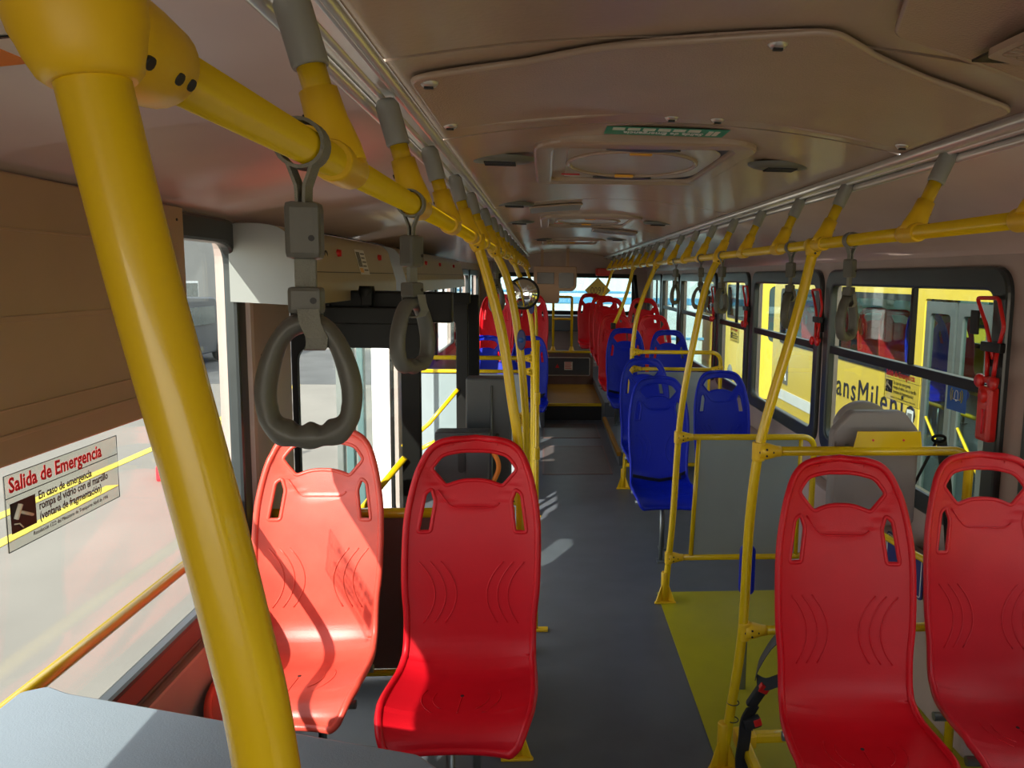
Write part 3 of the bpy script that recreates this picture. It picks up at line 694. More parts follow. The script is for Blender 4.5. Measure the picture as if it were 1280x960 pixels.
# stop buttons
for (x, y, z, s, l) in ((-0.105, 3.40, 1.47, 1.0, 'dark blue oval stop button on the pole before the doorway'), (-0.098, 5.43, 1.54, 1.15, 'dark blue oval stop button on the pole beyond the doorway')):
    o = E_('stop_button', l, 'stop button', (x, y, z), 'stop buttons')
    MB().plate([(0.016*math.cos(a)*s, 0.042*math.sin(a)*s) for a in [2*PI*k/24 for k in range(24)]], (), 0.016, lambda u, v, w: (u, w-0.02, v), bev=0.004).build('pad', 'signnavy', o)
    MB().lathe([(0.001, -0.031), (0.010, -0.031), (0.012, -0.028)], (0, 0, 0), 'Y', 16).build('push_button', 'signblue', o)
# round mirror on the pole
o = E_('convex_mirror', 'round convex mirror with a black rim hung on the pole before the doorway', 'mirror', (-0.107, 3.72, 1.668), rz=0.0)
prof = [(0.001, -0.018)]+[(0.074*math.sin(a), 0.012-0.030*math.cos(a)) for a in [0.2+1.15*k/8 for k in range(9)]]
MB().lathe(prof, (0, 0, 0), 'Y', 36).build('face', 'mirror', o)
MB().tube([(0.075*math.cos(a), 0.004, 0.075*math.sin(a)) for a in [2*PI*k/40 for k in range(40)]], 0.0045, 8, True).lathe([(0.075, 0.004), (0.06, 0.02), (0.001, 0.026)], (0, 0, 0), 'Y', 30).build('rim', 'rubber', o)
MB().tube([(-0.03, 0.02, 0.02), (-0.045, 0.0, 0.05), (-0.055, -0.1, 0.06), (-0.05, -0.28, 0.03)], 0.006, 8).build('bracket', 'blackpaint', o)

# ---- hanging straps
def strap_proto():
    o = E_('hanging_strap', 'x', 'strap handle', (0, 0, 0))
    lp = [(0.0225*math.cos(a), 0, 0.0225*math.sin(a)) for a in [2*PI*k/28 for k in range(28)]]
    m = MB().sweep_rect([Vector(p) for p in lp], 0.024, 0.0035, (0, 1, 0), closed=True)
    m.sweep_rect([(-0.012, 0, -0.018), (-0.004, 0, -0.04), (-0.003, 0, -0.06)], 0.024, 0.003, (0, 1, 0)); m.sweep_rect([(0.012, 0, -0.018), (0.004, 0, -0.04), (0.003, 0, -0.06)], 0.024, 0.003, (0, 1, 0))
    m.build('webbing_loop', 'webbing', o)
    b = MB().box((-0.0165, -0.015, -0.110), (0.0165, 0.015, -0.055), bev=0.006).build('upper_block', 'handle', o)
    MB().tube([(0.009, -0.0152, -0.090), (0.009, -0.0162, -0.090)], 0.003, 10).build('rivet', 'ink', b)
    MB().box((-0.010, -0.004, -0.140), (0.010, 0.004, -0.105), bev=0.001).build('strap_web', 'webbing', o)
    b = MB().box((-0.0155, -0.014, -0.163), (0.0155, 0.014, -0.137), bev=0.004).build('lower_block', 'handle', o)
    MB().tube([(0.009, -0.0142, -0.150), (0.009, -0.0152, -0.150)], 0.0032, 10).build('rivet', 'ink', b)
    # grip: rounded triangular ring, wavy lower bar
    pts = [(0.0, -0.172), (0.019, -0.180), (0.033, -0.205), (0.041, -0.240), (0.036, -0.272), (0.018, -0.285), (0.0, -0.286), (-0.018, -0.285), (-0.036, -0.272), (-0.041, -0.240), (-0.033, -0.205), (-0.019, -0.180)]
    P = cr([Vector((x*1.0, 0, z)) for x, z in pts], 6, True)
    T, N = frames(P, True); m = MB(); vs = []; fs = []; seg = 14
    C = Vector((0, 0, -0.235))
    for i, p in enumerate(P):
        out = (p-C).normalized(); th = 0.0105 if p.z > -0.262 else 0.0125+0.0018*math.cos(p.x*260)
        for k in range(seg):
            a = 2*PI*k/seg; ca, sa = math.cos(a), math.sin(a)
            vs.append(p+out*ca*th+Vector((0, 1, 0))*sa*0.0155)
    n = len(P)
    for i in range(n):
        j = (i+1) % n
        for k in range(seg): fs.append([i*seg+k, i*seg+(k+1) % seg, j*seg+(k+1) % seg, j*seg+k])
    m.add(vs, fs, 0, True); m.build('grip', 'handle', o)
    w_ = [(0.0, -0.160), (0.0, -0.163)]
    m = MB().sweep_rect([(0.004, -0.0165, -0.158), (0.006, -0.0175, -0.172), (0.012, -0.0175, -0.186), (0.010, -0.012, -0.196), (0.006, 0.0, -0.199), (0.006, 0.012, -0.196), (0.004, 0.0175, -0.185), (0.002, 0.0165, -0.16)], 0.020, 0.002, (1, 0, 0))
    m.build('lower_webbing', 'webbing', o)
    return o
sp = strap_proto()
first = True
for (x, y, rz, g_, l) in ((RLx, 0.775, 0.10, 'straps on the left rail', 'large grey strap handle nearest the viewer, hanging from the left rail'),
        (RLx, 1.375, 1.05, 'straps on the left rail', 'grey strap handle second along the left rail, turned edge-on'),
        (RLx, 3.72, 0.9, 'straps on the left rail', 'small dark strap handle on the left rail before the round mirror'),
        (RRx, 2.21, 0.70, 'straps on the right rail', 'grey strap handle nearest on the right rail, before the sliding window'),
        (RRx, 2.76, 0.85, 'straps on the right rail', 'grey strap handle on the right rail, half behind the nearest curved pole'),
        (RRx, 3.86, 0.70, 'straps on the right rail', 'grey strap handle on the right rail just right of the second curved pole'),
        (RRx, 4.40, 0.0, 'straps on the right rail', 'grey strap handle seen front-on behind the second curved pole'),
        (RRx, 5.26, 0.8, 'straps on the right rail', 'farthest grey strap handle on the right rail, left of the second curved pole')):
    o = sp if first else copy_tree(sp); first = False
    o.location = (x, y, RZ); o.rotation_euler = (0, 0, 0)
    o['label'] = l; o['group'] = g_
    # the webbing stays square to the rail while the grip hangs turned
    for ch in o.children:
        n = ch.name.split('.')[0]
        ch.rotation_euler = (0, 0, rz if n not in ('webbing_loop',) else 0)
# ================================================================== BARRIERS
def clampT(parent, x, z, dx, nm='clamp'):
    """clamp joining a horizontal bar to an upright: plate-like yellow fitting with four screws"""
    c = MB(); sleeve(c, (x, 0, z-0.032), (x, 0, z+0.032), 0.0225)
    c.tube([(x, 0, z), (x+dx*0.03, 0, z), (x+dx*0.062, 0, z), (x+dx*0.078, 0, z)], [0.030, 0.029, 0.020, 0.0185], 16)
    o = c.build(nm, 'yellow_plastic', parent)
    screws([(x+dx*0.000, -0.0225, z), (x+dx*0.022, -0.0285, z+0.011), (x+dx*0.022, -0.0285, z-0.011), (x+dx*0.046, -0.0235, z)], [(0, -1, 0)]*4).build('screw', 'ink', o)
# 1: behind the front right seats
o = E_('seat_barrier', 'yellow tube barrier with bracket running behind the front right red seats to the window', 'barrier', (0.737, 2.52, 0))
def L(x): return x-0.737
MB().tube(fillet([(L(0.737), 0, 1.165), (L(1.50), 0, 1.165), (L(1.50), 0, 0.515), (L(0.71), 0, 0.515)], 0.07, 8), 0.0165, 16).build('rail', 'yellow', o)
clampT(o, 0, 1.165, 1); clampT(o, L(0.712), 0.515, 1)
MB().tube([(L(1.50), 0, 0.55), (L(1.50), 0, 0.0)], 0.0165, 16).build('post', 'yellow', o)
b = MB().plate([(L(1.07), 1.165), (L(1.32), 1.165), (L(1.31), 1.235), (L(1.085), 1.235)], (), 0.006, lambda u, v, w: (u, w-0.005, v), bev=0.001).build('bracket', 'yellow', o)
screws([(L(1.14), -0.009, 1.205), (L(1.25), -0.009, 1.205)], [(0, -1, 0)]*2).build('screw', 'redink', b)
# wheelchair backrest panel
o = E_('wheelchair_support_board', 'mauve grey octagonal padded board fixed behind the yellow bracket', 'padded board', (1.19, 2.62, 0.88))
MB().plate(P2(fillet([Vector(p) for p in ((-0.15, 0), (0.15, 0), (0.15, 0.335), (0.095, 0.402), (-0.09, 0.402), (-0.15, 0.335))], 0.012, 3, True)), (), 0.055, lambda u, v, w: (u, w, v), bev=0.01).build('cushion', 'backrest_grey', o)
for mx in (-0.11, 0.11): MB().tube([(mx, 0.035, 0.02), (mx, 0.035, 0.36)], 0.012, 8).tube([(mx, 0.03, 0.28), (mx, -0.07, 0.285)], 0.010, 8).build('mounting_tube', 'steel', o)
o = E_('wheelchair_support_board', 'grey round-topped padded board partly hidden behind the octagonal one', 'padded board', (1.43, 3.28, 0.45))
MB().plate([(-0.12, 0.25), (0.12, 0.25)]+[(0.12*math.cos(a), 0.65+0.11*math.sin(a)) for a in [PI*k/14 for k in range(15)]], (), 0.05, lambda u, v, w: (u, w, v), bev=0.01).build('cushion', 'backrest_grey', o)
MB().tube([(0.0, 0.035, 0.26), (0.0, 0.035, 0.7)], 0.014, 8).build('mounting_tube', 'steel', o)
# 2: wheelchair bay barrier with panel
o = E_('bay_barrier', 'yellow framed barrier with a grey panel at the far end of the wheelchair bay', 'barrier', (0.71, 3.93, 0))
def L(x): return x-0.71
MB().tube(fillet([(L(0.711), 0, 0.915), (L(1.455), 0, 0.915), (L(1.455), 0, 0.25), (L(0.676), 0, 0.25)], 0.07, 8), 0.0165, 16).build('rail', 'yellow', o)
clampT(o, L(0.711), 0.915, 1); clampT(o, L(0.677), 0.25, 1)
MB().tube([(L(0.822), 0, 0.905), (L(0.797), 0, 0.255)], 0.0125, 12).build('post', 'yellow', o)
MB().tube([(L(1.38), 0, 0.905), (L(1.38), 0, 0.255)], 0.0125, 12).build('post', 'yellow', o)
MB().plate([(L(0.812), 0.262), (L(1.375), 0.262), (L(1.375), 0.90), (L(0.832), 0.90)], (), 0.008, lambda u, v, w: (u, w, v)).build('panel', 'barrier', o)
MB().tube([(L(1.455), 0, 0.3), (L(1.455), 0, 0)], 0.0165, 16).build('post', 'yellow', o)
# 3: further barrier
o = E_('double_rail_barrier', 'yellow double-rail barrier with grey panel before the podium seats, right of the aisle', 'barrier', (0.71, 6.18, 0))
MB().tube(fillet([(L(0.72), 0, 1.15), (L(1.455), 0, 1.15), (L(1.455), 0, 0.20), (L(0.68), 0, 0.20)], 0.09, 8), 0.0165, 16).build('rail', 'yellow', o)
MB().tube([(L(0.72), 0, 1.01), (L(1.455), 0, 1.01)], 0.015, 14).build('middle_rail', 'yellow', o)
clampT(o, L(0.718), 1.15, 1); clampT(o, L(0.712), 1.01, 1); clampT(o, L(1.455), 1.01, -1)
MB().tube([(L(1.36), 0, 1.01), (L(1.36), 0, 0.20)], 0.012, 12).build('post', 'yellow', o)
MB().plate([(L(0.76), 0.22), (L(1.35), 0.22), (L(1.35), 0.985), (L(0.76), 0.985)], (), 0.008, lambda u, v, w: (u, w, v)).build('panel', 'barrier', o)
# left: beyond the doorway
o = E_('door_barrier', 'yellow double-rail barrier with grey panel beyond the doorway on the left', 'barrier', (-0.09, 5.62, 0))
MB().tube(fillet([(0.0, 0, 1.15), (-0.90, 0, 1.15), (-0.90, 0, 0.2), (0.0, 0, 0.2)], 0.09, 8), 0.0165, 16).build('rail', 'yellow', o)
MB().tube([(0.0, 0, 1.05), (-0.90, 0, 1.05)], 0.014, 12).build('middle_rail', 'yellow', o)
clampT(o, 0, 1.15, -1); clampT(o, 0, 1.05, -1)
MB().plate([(-0.86, 0.22), (-0.05, 0.22), (-0.05, 1.03), (-0.86, 1.03)], (), 0.008, lambda u, v, w: (u, w, v)).build('panel', 'barrier', o)
MB().tube([(0.0, 0, 1.2), (0.0, 0, 0.0)], 0.0165, 14).build('post', 'yellow', o)
# left: small gate beside the pole before the doorway
o = E_('side_gate', 'small yellow frame clamped beside the pole before the doorway', 'barrier', (-0.09, 3.45, 0))
MB().tube(fillet([(0.0, 0, 1.10), (-0.12, 0, 1.09), (-0.12, 0, 0.42), (0.0, 0, 0.42)], 0.03, 6), 0.012, 12).build('frame', 'yellow', o)
MB().tube([(-0.12, 0, 0.95), (0, 0, 0.95)], 0.012, 12).tube([(-0.12, 0, 0.72), (0, 0, 0.72)], 0.012, 12).build('crossbars', 'yellow', o)
clampT(o, 0.0, 1.10, -1); clampT(o, 0.0, 0.72, -1)
o = E_('side_gate', 'slim yellow upright with hinge sleeves on the aisle side of that pole', 'barrier', (-0.035, 3.62, 0))
m = MB().tube([(0, 0, 1.45), (0.0, 0, 0.01)], 0.0095, 12)
for z in (0.62, 0.9, 1.17): sleeve(m, (0, 0, z-0.03), (0, 0, z+0.03), 0.014)
m.build('upright', 'yellow', o); MB().box((-0.07, -0.02, 0.0), (0.06, 0.02, 0.012), bev=0.004).build('foot', 'yellow_plastic', o)

# modesty panel behind the front left seats
o = E_('modesty_panel', 'dark brown panel with yellow top bar behind the front left seats', 'barrier', (-0.55, 2.84, 0))
MB().box((-0.47, -0.008, 0.24), (0.36, 0.008, 0.85), bev=0.004).build('panel', 'brown', o)
MB().tube([(-0.49, 0, 0.855), (0.44, 0, 0.855)], 0.019, 16).build('top_bar', 'yellow', o)
MB().tube([(-0.48, 0, 0.22), (0.44, 0, 0.22)], 0.014, 12).build('bottom_bar', 'yellow', o)
MB().tube([(-0.47, 0, 0.855), (-0.47, 0, 0.0)], 0.015, 12).build('post', 'yellow', o)
MB().tube([(0.42, 0, 0.855), (0.42, 0, 0.0)], 0.015, 12).build('post', 'yellow', o)
# guard frame on the engine box
o = E_('guard_frame', 'ochre yellow guard frame standing on the engine box at the back', 'guard frame', (0.25, 11.10, 0.675))
MB().tube(fillet([(-0.135, 0, 0.0), (-0.135, 0, 0.79), (0.135, 0, 0.79), (0.135, 0, 0.0)], 0.03, 6), 0.019, 14).build('hoop', 'yellow', o)
MB().tube([(-0.135, 0, 0.47), (0.135, 0, 0.47)], 0.019, 12).build('crossbar', 'yellow', o)
for sx in (-1, 1): MB().lathe([(0.042, 0), (0.042, 0.008), (0.024, 0.06), (0.020, 0.07)], (sx*0.135, 0, 0), seg=16).build('foot', 'yellow_plastic', o)

# ================================================================== BELTS / FLOOR FRAME by the near right pole
o = E_('seat_belt', 'black seat belt with red buckle tied to the foot of the nearest right pole', 'belt', (0.70, 2.46, 0))
def lb(p): return (p[0]-0.70, p[1]-2.46, p[2])
MB().sweep_rect(cr([lb((0.86, 2.36, 0.60)), lb((0.79, 2.40, 0.54)), lb((0.745, 2.42, 0.45)), lb((0.735, 2.43, 0.40))], 6), 0.045, 0.003, (0.3, 0.6, 0.6)).build('upper_webbing', 'darkgrey', o)
MB().sweep_rect(cr([lb((0.85, 2.33, 0.42)), lb((0.80, 2.36, 0.415)), lb((0.76, 2.39, 0.385)), lb((0.735, 2.42, 0.385))], 6), 0.04, 0.003, (0, 0.4, 0.9)).build('side_webbing', 'belt', o)
MB().box(lb((0.715, 2.40, 0.285)), lb((0.752, 2.425, 0.37)), bev=0.008, rot=(0.2, 0.45, 0)).build('buckle', 'belt', o)
b = MB().box((-0.017, -0.008, 0), (0.017, 0.012, 0.03), bev=0.004).build('release_button', 'redplastic', o); b.location = lb((0.748, 2.40, 0.352)); b.rotation_euler = (0.2, 0.45, 0)
MB().sweep_rect(cr([lb((0.722, 2.41, 0.29)), lb((0.705, 2.42, 0.24)), lb((0.70, 2.42, 0.17)), lb((0.695, 2.43, 0.09)), lb((0.70, 2.43, 0.03))], 6), 0.045, 0.008, (1, 0.2, 0)).build('lower_webbing', 'belt', o)
b = MB().box((-0.03, -0.012, -0.02), (0.03, 0.012, 0.02), bev=0.007).build('second_buckle', 'belt', o); b.location = lb((0.722, 2.41, 0.235)); b.rotation_euler = (0, -0.3, 0)
c = MB().box((0.004, -0.014, -0.013), (0.031, 0.0, 0.013), bev=0.003).build('red_button', 'redplastic', b)
MB().lathe([(0.001, 0.0), (0.03, 0.0), (0.032, 0.02), (0.02, 0.035), (0.001, 0.037)], lb((0.685, 2.41, 0.0)), seg=14).build('anchor', 'belt', o)
m = MB()
for z in (0.245, 0.18): m.tube([(-0.018+0.021*math.cos(a)+0.0, 0.06+0.021*math.sin(a), z) for a in [2*PI*k/16 for k in range(16)]], 0.002, 6, True)
m.build('cable_tie', 'belt', o)
o = E_('seat_belt', 'black wheelchair belt hanging in an inverted V behind the right red seats', 'belt', (1.45, 2.68, 0.8))
MB().sweep_rect([(0.03, 0, 0.37), (0.065, 0, 0.18), (0.10, 0, -0.1)], 0.045, 0.003, (1, 0.2, 0.2)).build('wide_webbing', 'belt', o)
MB().sweep_rect([(0.02, 0.01, 0.37), (-0.09, 0.01, 0.13), (-0.14, 0.01, 0.08)], 0.012, 0.003, (1, 0.2, -0.5)).build('narrow_webbing', 'belt', o)
MB().tube([(0.02+0.025*math.cos(a), 0, 0.375+0.012*math.sin(a)) for a in [2*PI*k/16 for k in range(16)]], 0.006, 8, True).build('anchor_ring', 'blackpaint', o)
o = E_('seat_base_frame', 'low yellow tube frame on the floor beside the front right seats', 'frame', (0.76, 2.3, 0))
MB().box((-0.055, 0.215, 0.085), (0.60, 0.250, 0.12), bev=0.008).build('cross_bar', 'yellow', o)
MB().box((-0.055, -0.70, 0.085), (-0.02, 0.25, 0.12), bev=0.008).build('side_bar', 'yellow', o)
MB().box((-0.065, 0.20, 0.075), (0.01, 0.262, 0.128), bev=0.008).build('corner_bracket', 'yellow_plastic', o)
for x, y in ((-0.0375, 0.232), (-0.0375, -0.65), (0.58, 0.232)): MB().box((x-0.016, y-0.016, 0), (x+0.016, y+0.016, 0.09), bev=0.003).build('foot', 'yellow', o)
screws([(0.0, 0.232, 0.128), (-0.04, 0.205, 0.128)], [(0, 0, 1)]*2).build('screw', 'ink', o)
# blue wheelchair sign on the right ledge + yellow grab loop around it
o = E_('wheelchair_sign', 'dark blue wheelchair sign low on the right wall, seen between the front right seats', 'sign', (XR-0.118, 3.0, 0.565))
MB().plate(P2(fillet([Vector(p) for p in ((-0.16, -0.10), (0.17, -0.10), (0.17, 0.09), (-0.16, 0.09))], 0.02, 4, True)), (), 0.006, lambda u, v, w: (w, u, v)).build('board', 'signnavy', o)
m = MB()
def flat(pts, r=0.006): m.tube([(-0.005, -p[0], p[1]) for p in pts], r, 6)
flat([(0.045*math.cos(a)-0.0, 0.045*math.sin(a)-0.03) for a in [PI*0.9+PI*1.25*k/14 for k in range(15)]]); flat([(-0.01, 0.03), (-0.01, -0.02), (0.035, -0.02), (0.055, -0.065)]); flat([(-0.01, 0.01), (0.03, 0.01)])
m.lathe([(0.001, -0.004), (0.011, -0.004), (0.011, 0.0)], (-0.003, 0.01, 0.055), 'X', 14)
m.build('wheelchair_pictogram', 'white', o)
MB().tube([(-0.004, u, v) for u, v in rrect(-0.15, -0.09, 0.16, 0.08, 0.015)], 0.0025, 6, True).build('border', 'white', o)
o = E_('grab_loop', 'curved yellow grab rail low on the right wall above the wheelchair sign', 'grab rail', (1.50, 3.1, 0.65))
MB().tube(cr([(0.04, 0.45, -0.04), (-0.02, 0.25, 0.0), (-0.03, 0.0, 0.01), (-0.02, -0.35, 0.03), (0.04, -0.6, 0.02)], 6), 0.014, 12).build('rail', 'yellow', o)
MB().tube([(0.02, 0.38, -0.03), (0.09, 0.38, -0.06)], 0.010, 8).tube([(0.02, -0.52, 0.02), (0.09, -0.52, -0.06)], 0.010, 8).build('brackets', 'yellow', o)
o = E_('side_pad', 'narrow upright blue pad just behind the nearest curved pole on the right', 'pad', (0.86, 3.02, 0))
MB().plate(rrect(-0.03, 0.44, 0.02, 0.64, 0.02), (), 0.03, lambda u, v, w: (u, w, v), bev=0.008).build('cushion', 'blue', o)
MB().box((-0.02, 0.0, 0.0), (0.01, 0.03, 0.46), bev=0.005).build('bracket', 'steel', o)

# ================================================================== LEFT SIDE
o = E_('bulkhead_console', 'blue grey console top in the near left corner, below the window', 'console', (-0.60, 1.1, 0))
lc = lambda x, y: (x+0.60, y-1.1)
MB().plate(P2(fillet([Vector(lc(*p)) for p in ((-0.985, 0.55), (-0.165, 0.55), (-0.165, 1.165), (-0.21, 1.210), (-0.90, 1.435), (-0.95, 1.462), (-0.985, 1.445))], 0.008, 3, True)), (), 0.03, lambda u, v, w: (u, v, w+0.935), bev=0.004).build('top', 'console', o)
MB().plate([lc(-0.975, 0.6), lc(-0.19, 0.6), lc(-0.19, 1.13), lc(-0.92, 1.39), lc(-0.975, 1.39)], (), 0.90, lambda u, v, w: (u, v, w+0.46)).build('cabinet', 'darkgrey', o)
o = E_('window_rail', 'yellow rail across the lower part of the large left window', 'rail', (-1.025, 1.4, 0.908))
MB().tube([(0, -1.15, 0), (0, 1.06, 0)], 0.0165, 16).build('tube', 'yellow', o)
MB().tube([(0, 1.04, 0), (0, 1.10, 0.004), (-0.012, 1.15, 0.035), (-0.018, 1.18, 0.06)], [0.019, 0.018, 0.015, 0.010], 12).box((-0.035, 1.15, 0.03), (-0.018, 1.20, 0.085), bev=0.005).build('end_bracket', 'white', o)
o = E_('window_valance', 'beige ribbed blind panel over the top of the large left window', 'blind', (-0.995, 1.2, 1.39))
fnv = lambda u, v, w: (w, u, v)
MB().plate([(-0.96, 0.0), (0.84, 0.0), (0.93, 0.02), (0.97, 0.06), (0.99, 0.12), (0.985, 0.525), (-0.96, 0.54)], (), 0.022, fnv, bev=0.004).build('board', 'valance', o)
m = MB()
for z, w_ in ((0.265, 0.006), (0.05, 0.005), (0.43, 0.003), (0.10, 0.002)): m.box((0.009, -0.95, z-w_), (0.0145, 0.955, z+w_), bev=0.002)
m.build('ribs', 'valance', o)
screws([(0.012, 0.95, 0.495), (0.012, 0.25, 0.50)], [(1, 0, 0)]*2).build('screw', 'ink', o)
# window notice (left)
def notice(x, y, z, w, h, side, lab, simple=False):
    o = E_('window_notice', lab, 'notice', (x, y, z), 'emergency exit window notices')
    sg = 1 if side < 0 else -1                      # reading direction along y
    fn = lambda u, v, t_: (t_*1.0, sg*(u-w/2), v-h/2)
    MB().plate([(0, 0), (w, 0), (w, h), (0, h)], (), 0.0008, lambda u, v, t_: (t_-sg*0.001, sg*(u-w/2), v-h/2)).build('film', 'clear', o)
    k = h/0.157
    m = MB()
    def ln(pts, r=0.0011): m.tube([fn(p[0], p[1], sg*0.001) for p in pts], r*k, 4)
    ln([(0, 0), (w, 0), (w, h), (0, h), (0, 0)]); ln([(0, h*0.70), (w, h*0.70)])
    m.build('border', 'ink', o)
    tf = lambda x0, y0: (lambda u, v, t_: fn(u+x0, v+y0, sg*(0.0012)+t_))
    MB().text('Salida de Emergencia', 0.043*k, tf(0.012*k, h*0.765), sx=w/(0.465*k)*1.03, t=0.0006, bold=0.0012*k).build('red_title', 'redink', o)
    m = MB()
    for i, s in enumerate(('En caso de emergencia', 'rompa el vidrio con el martillo', '(ventana de fragmentaci\u00f3n)')):
        m.text(s, 0.0255*k, tf(0.098*k, h*0.525-i*h*0.145), sx=w/(0.41*k)*0.83, t=0.0006, bold=0.0004*k)
    m.text('Resoluci\u00f3n 1222 del Ministerio de Transporte Abril de 1996', 0.0125*k, tf(0.075*k, h*0.07), sx=w/(0.41*k)*0.92, t=0.0006)
    m.build('black_text', 'ink', o)
    sq = MB().plate([(0.012*k, h*0.22), (0.088*k, h*0.22), (0.088*k, h*0.62), (0.012*k, h*0.62)], (), 0.0006, lambda u, v, t_: fn(u, v, sg*0.001+t_)).build('hammer_square', 'ink', o)
    m = MB(); m.tube([fn(0.03*k, h*0.50, sg*0.002), fn(0.075*k, h*0.36, sg*0.002)], 0.0035*k, 6).tube([fn(0.024*k, h*0.40, sg*0.002), fn(0.040*k, h*0.57, sg*0.002)], 0.0055*k, 6)
    m.tube([fn(0.02*k, h*0.34, sg*0.002), fn(0.035*k, h*0.32, sg*0.002), fn(0.045*k, h*0.25, sg*0.002)], 0.0015*k, 5).build('hammer_pictogram', 'sticker', sq)
    return o
notice(-1.071, 1.765, 1.258, 0.40, 0.157, -1, 'clear emergency exit notice with red title on the large left window')
notice(XR+0.022, 3.41, 1.265, 0.36, 0.15, 1, 'yellowish emergency exit notice on the sliding window at the right')
notice(XR+0.022, 6.6, 1.27, 0.30, 0.13, 1, 'small emergency exit notice on a window far down the right side')
o = E_('window_sign', 'blue bell sign on the right window beside the red hammer', 'sign', (XR+0.020, 2.93, 1.30))
MB().plate([(-0.072, -0.065), (0.072, -0.065), (0.072, 0.065), (-0.072, 0.065)], (), 0.0012, lambda u, v, w: (w, u, v)).build('film', 'signblue', o)
m = MB().tube([(-0.0018, u, v) for u, v in [(-0.018, -0.018), (-0.013, -0.01), (-0.012, 0.01), (-0.005, 0.02), (0.005, 0.02), (0.012, 0.01), (0.013, -0.01), (0.018, -0.018)]], 0.0015, 5, True).tube([(-0.0018, -0.004, -0.022), (-0.0018, 0.004, -0.022)], 0.002, 5)
m.build('bell_pictogram', 'white', o)
m = MB()
for sg in (-1, 1):
    for R_ in (0.032, 0.045): m.tube([(-0.0018, sg*R_*math.cos(a), R_*math.sin(a)) for a in [-0.6+1.2*k/8 for k in range(9)]], 0.002, 5)
m.build('sound_waves', 'roadyellow', o)

# sticker on the left cove (upside down)
o = E_('cove_sticker', 'white and orange sticker with upside down letters at the upper left corner', 'sticker', (-0.60, 0.93, 2.018), rz=0.0)
sl = 0.148
def cs(u, v, w): return (-v, -u, -v*sl+w-0.004)
MB().plate([(-0.12, -0.09), (0.12, -0.09), (0.12, 0.10), (-0.12, 0.10)], (), 0.0012, cs).build('film', 'sticker', o)
MB().plate([(-0.12, 0.045), (0.12, 0.045), (0.12, 0.10), (-0.12, 0.10)], (), 0.0012, lambda u, v, w: cs(u, v, w-0.0012)).build('orange_band', 'orange', o)
MB().text('TRANSMILENIO', 0.036, lambda u, v, w: cs(u-0.04, 0.057+v, w-0.003)).build('band_lettering', 'redink', o)
MB().text('N434e', 0.042, lambda u, v, w: cs(u-0.03, 0.010+v, w-0.002), bold=0.001).build('lettering', 'ink', o)
MB().text('ccon', 0.03, lambda u, v, w: cs(u-0.01, -0.06+v, w-0.002)).build('small_lettering', 'ink', o)

# overhead door-gear boxes
def overbox(y0, y1, lab, knobs, stick):
    o = E_('overhead_box', lab, 'overhead box', (-0.92, (y0+y1)/2, 1.64), 'overhead boxes above the doorway'); yc = (y0+y1)/2
    prof = [(-0.12, 0.01), (-0.12, 0.265), (-0.03, 0.270), (0.035, 0.262), (0.075, 0.235), (0.105, 0.12), (0.118, 0.075), (0.118, 0.0)]
    P = fillet([Vector((a, 0, b)) for a, b in prof], [0, 0, 0.02, 0.03, 0.03, 0.02, 0.01, 0.0], 4, True)
    m = MB(); n = len(P); vs = []
    for yy in (y0-yc, y1-yc): vs += [(p.x, yy, p.z) for p in P]
    fs = [[i, (i+1) % n, (i+1) % n+n, i+n] for i in range(n)]
    m.add(vs, fs, 0, False); m.add(vs, [list(range(n))[::-1], [n+i for i in range(n)]], 1, False)
    m.build('cover', ['box', 'boxend'], o)
    # lid seams
    fx = lambda z: 0.075+(0.235-z)*0.261
    m = MB().box((fx(0.115)-0.002, y0-yc+0.04, 0.112), (fx(0.115)+0.0035, y1-yc-0.02, 0.115)).tube([(0.06, y0-yc+0.04, 0.262), (0.06, y1-yc-0.02, 0.262)], 0.002, 5)
    m.build('lid_seam', 'ink', o)
    for (dy, z) in knobs:
        MB().lathe([(0.001, 0.016), (0.013, 0.016), (0.016, 0.0)], (fx(z)+0.0, dy, z), 'X', 14).build('knob', 'redplastic', o)
    if stick:
        fn = lambda u, v, w: (fx(0.16+v)+0.003+w, stick+u, 0.16+v)
        MB().plate([(-0.085, -0.055), (0.085, -0.055), (0.085, 0.055), (-0.085, 0.055)], (), 0.001, fn).build('paper_sticker', 'sticker', o)
        m = MB()
        for k in range(5): m.plate([(0.0, 0.035-k*0.018), (0.07-(k % 2)*0.01, 0.035-k*0.018), (0.07-(k % 2)*0.01, 0.041-k*0.018), (0.0, 0.041-k*0.018)], (), 0.001, lambda u, v, w: (fx(0.16+v)+0.004+w, stick+u, 0.16+v))
        for k in range(3): m.plate([(-0.075+k*0.022, -0.02), (-0.060+k*0.022, -0.02), (-0.060+k*0.022, 0.045), (-0.075+k*0.022, 0.045)], (), 0.001, lambda u, v, w: (fx(0.16+v)+0.004+w, stick+u, 0.16+v))
        m.build('sticker_print', 'kerb', o)
        MB().plate([(-0.075, -0.045), (-0.02, -0.045), (-0.02, -0.025), (-0.075, -0.025)], (), 0.001, lambda u, v, w: (fx(0.16+v)+0.004+w, stick+u, 0.16+v)).build('yellow_band', 'amber', o)
        MB().tube([(fx(0.19)+0.002, -0.42+0.018*math.cos(a), 0.175+0.018*math.sin(a)) for a in [2*PI*k/14 for k in range(14)]], 0.003, 5, True).build('lock', 'ink', o)
overbox(2.62, 4.20, 'beige overhead box above the doorway nearest the viewer, with a paper sticker', [(-0.25, 0.19), (0.5, 0.19)], 0.12)
overbox(4.50, 7.70, 'beige overhead box farther along above the doorway', [(-0.7, 0.19), (0.0, 0.19), (0.9, 0.19)], None)

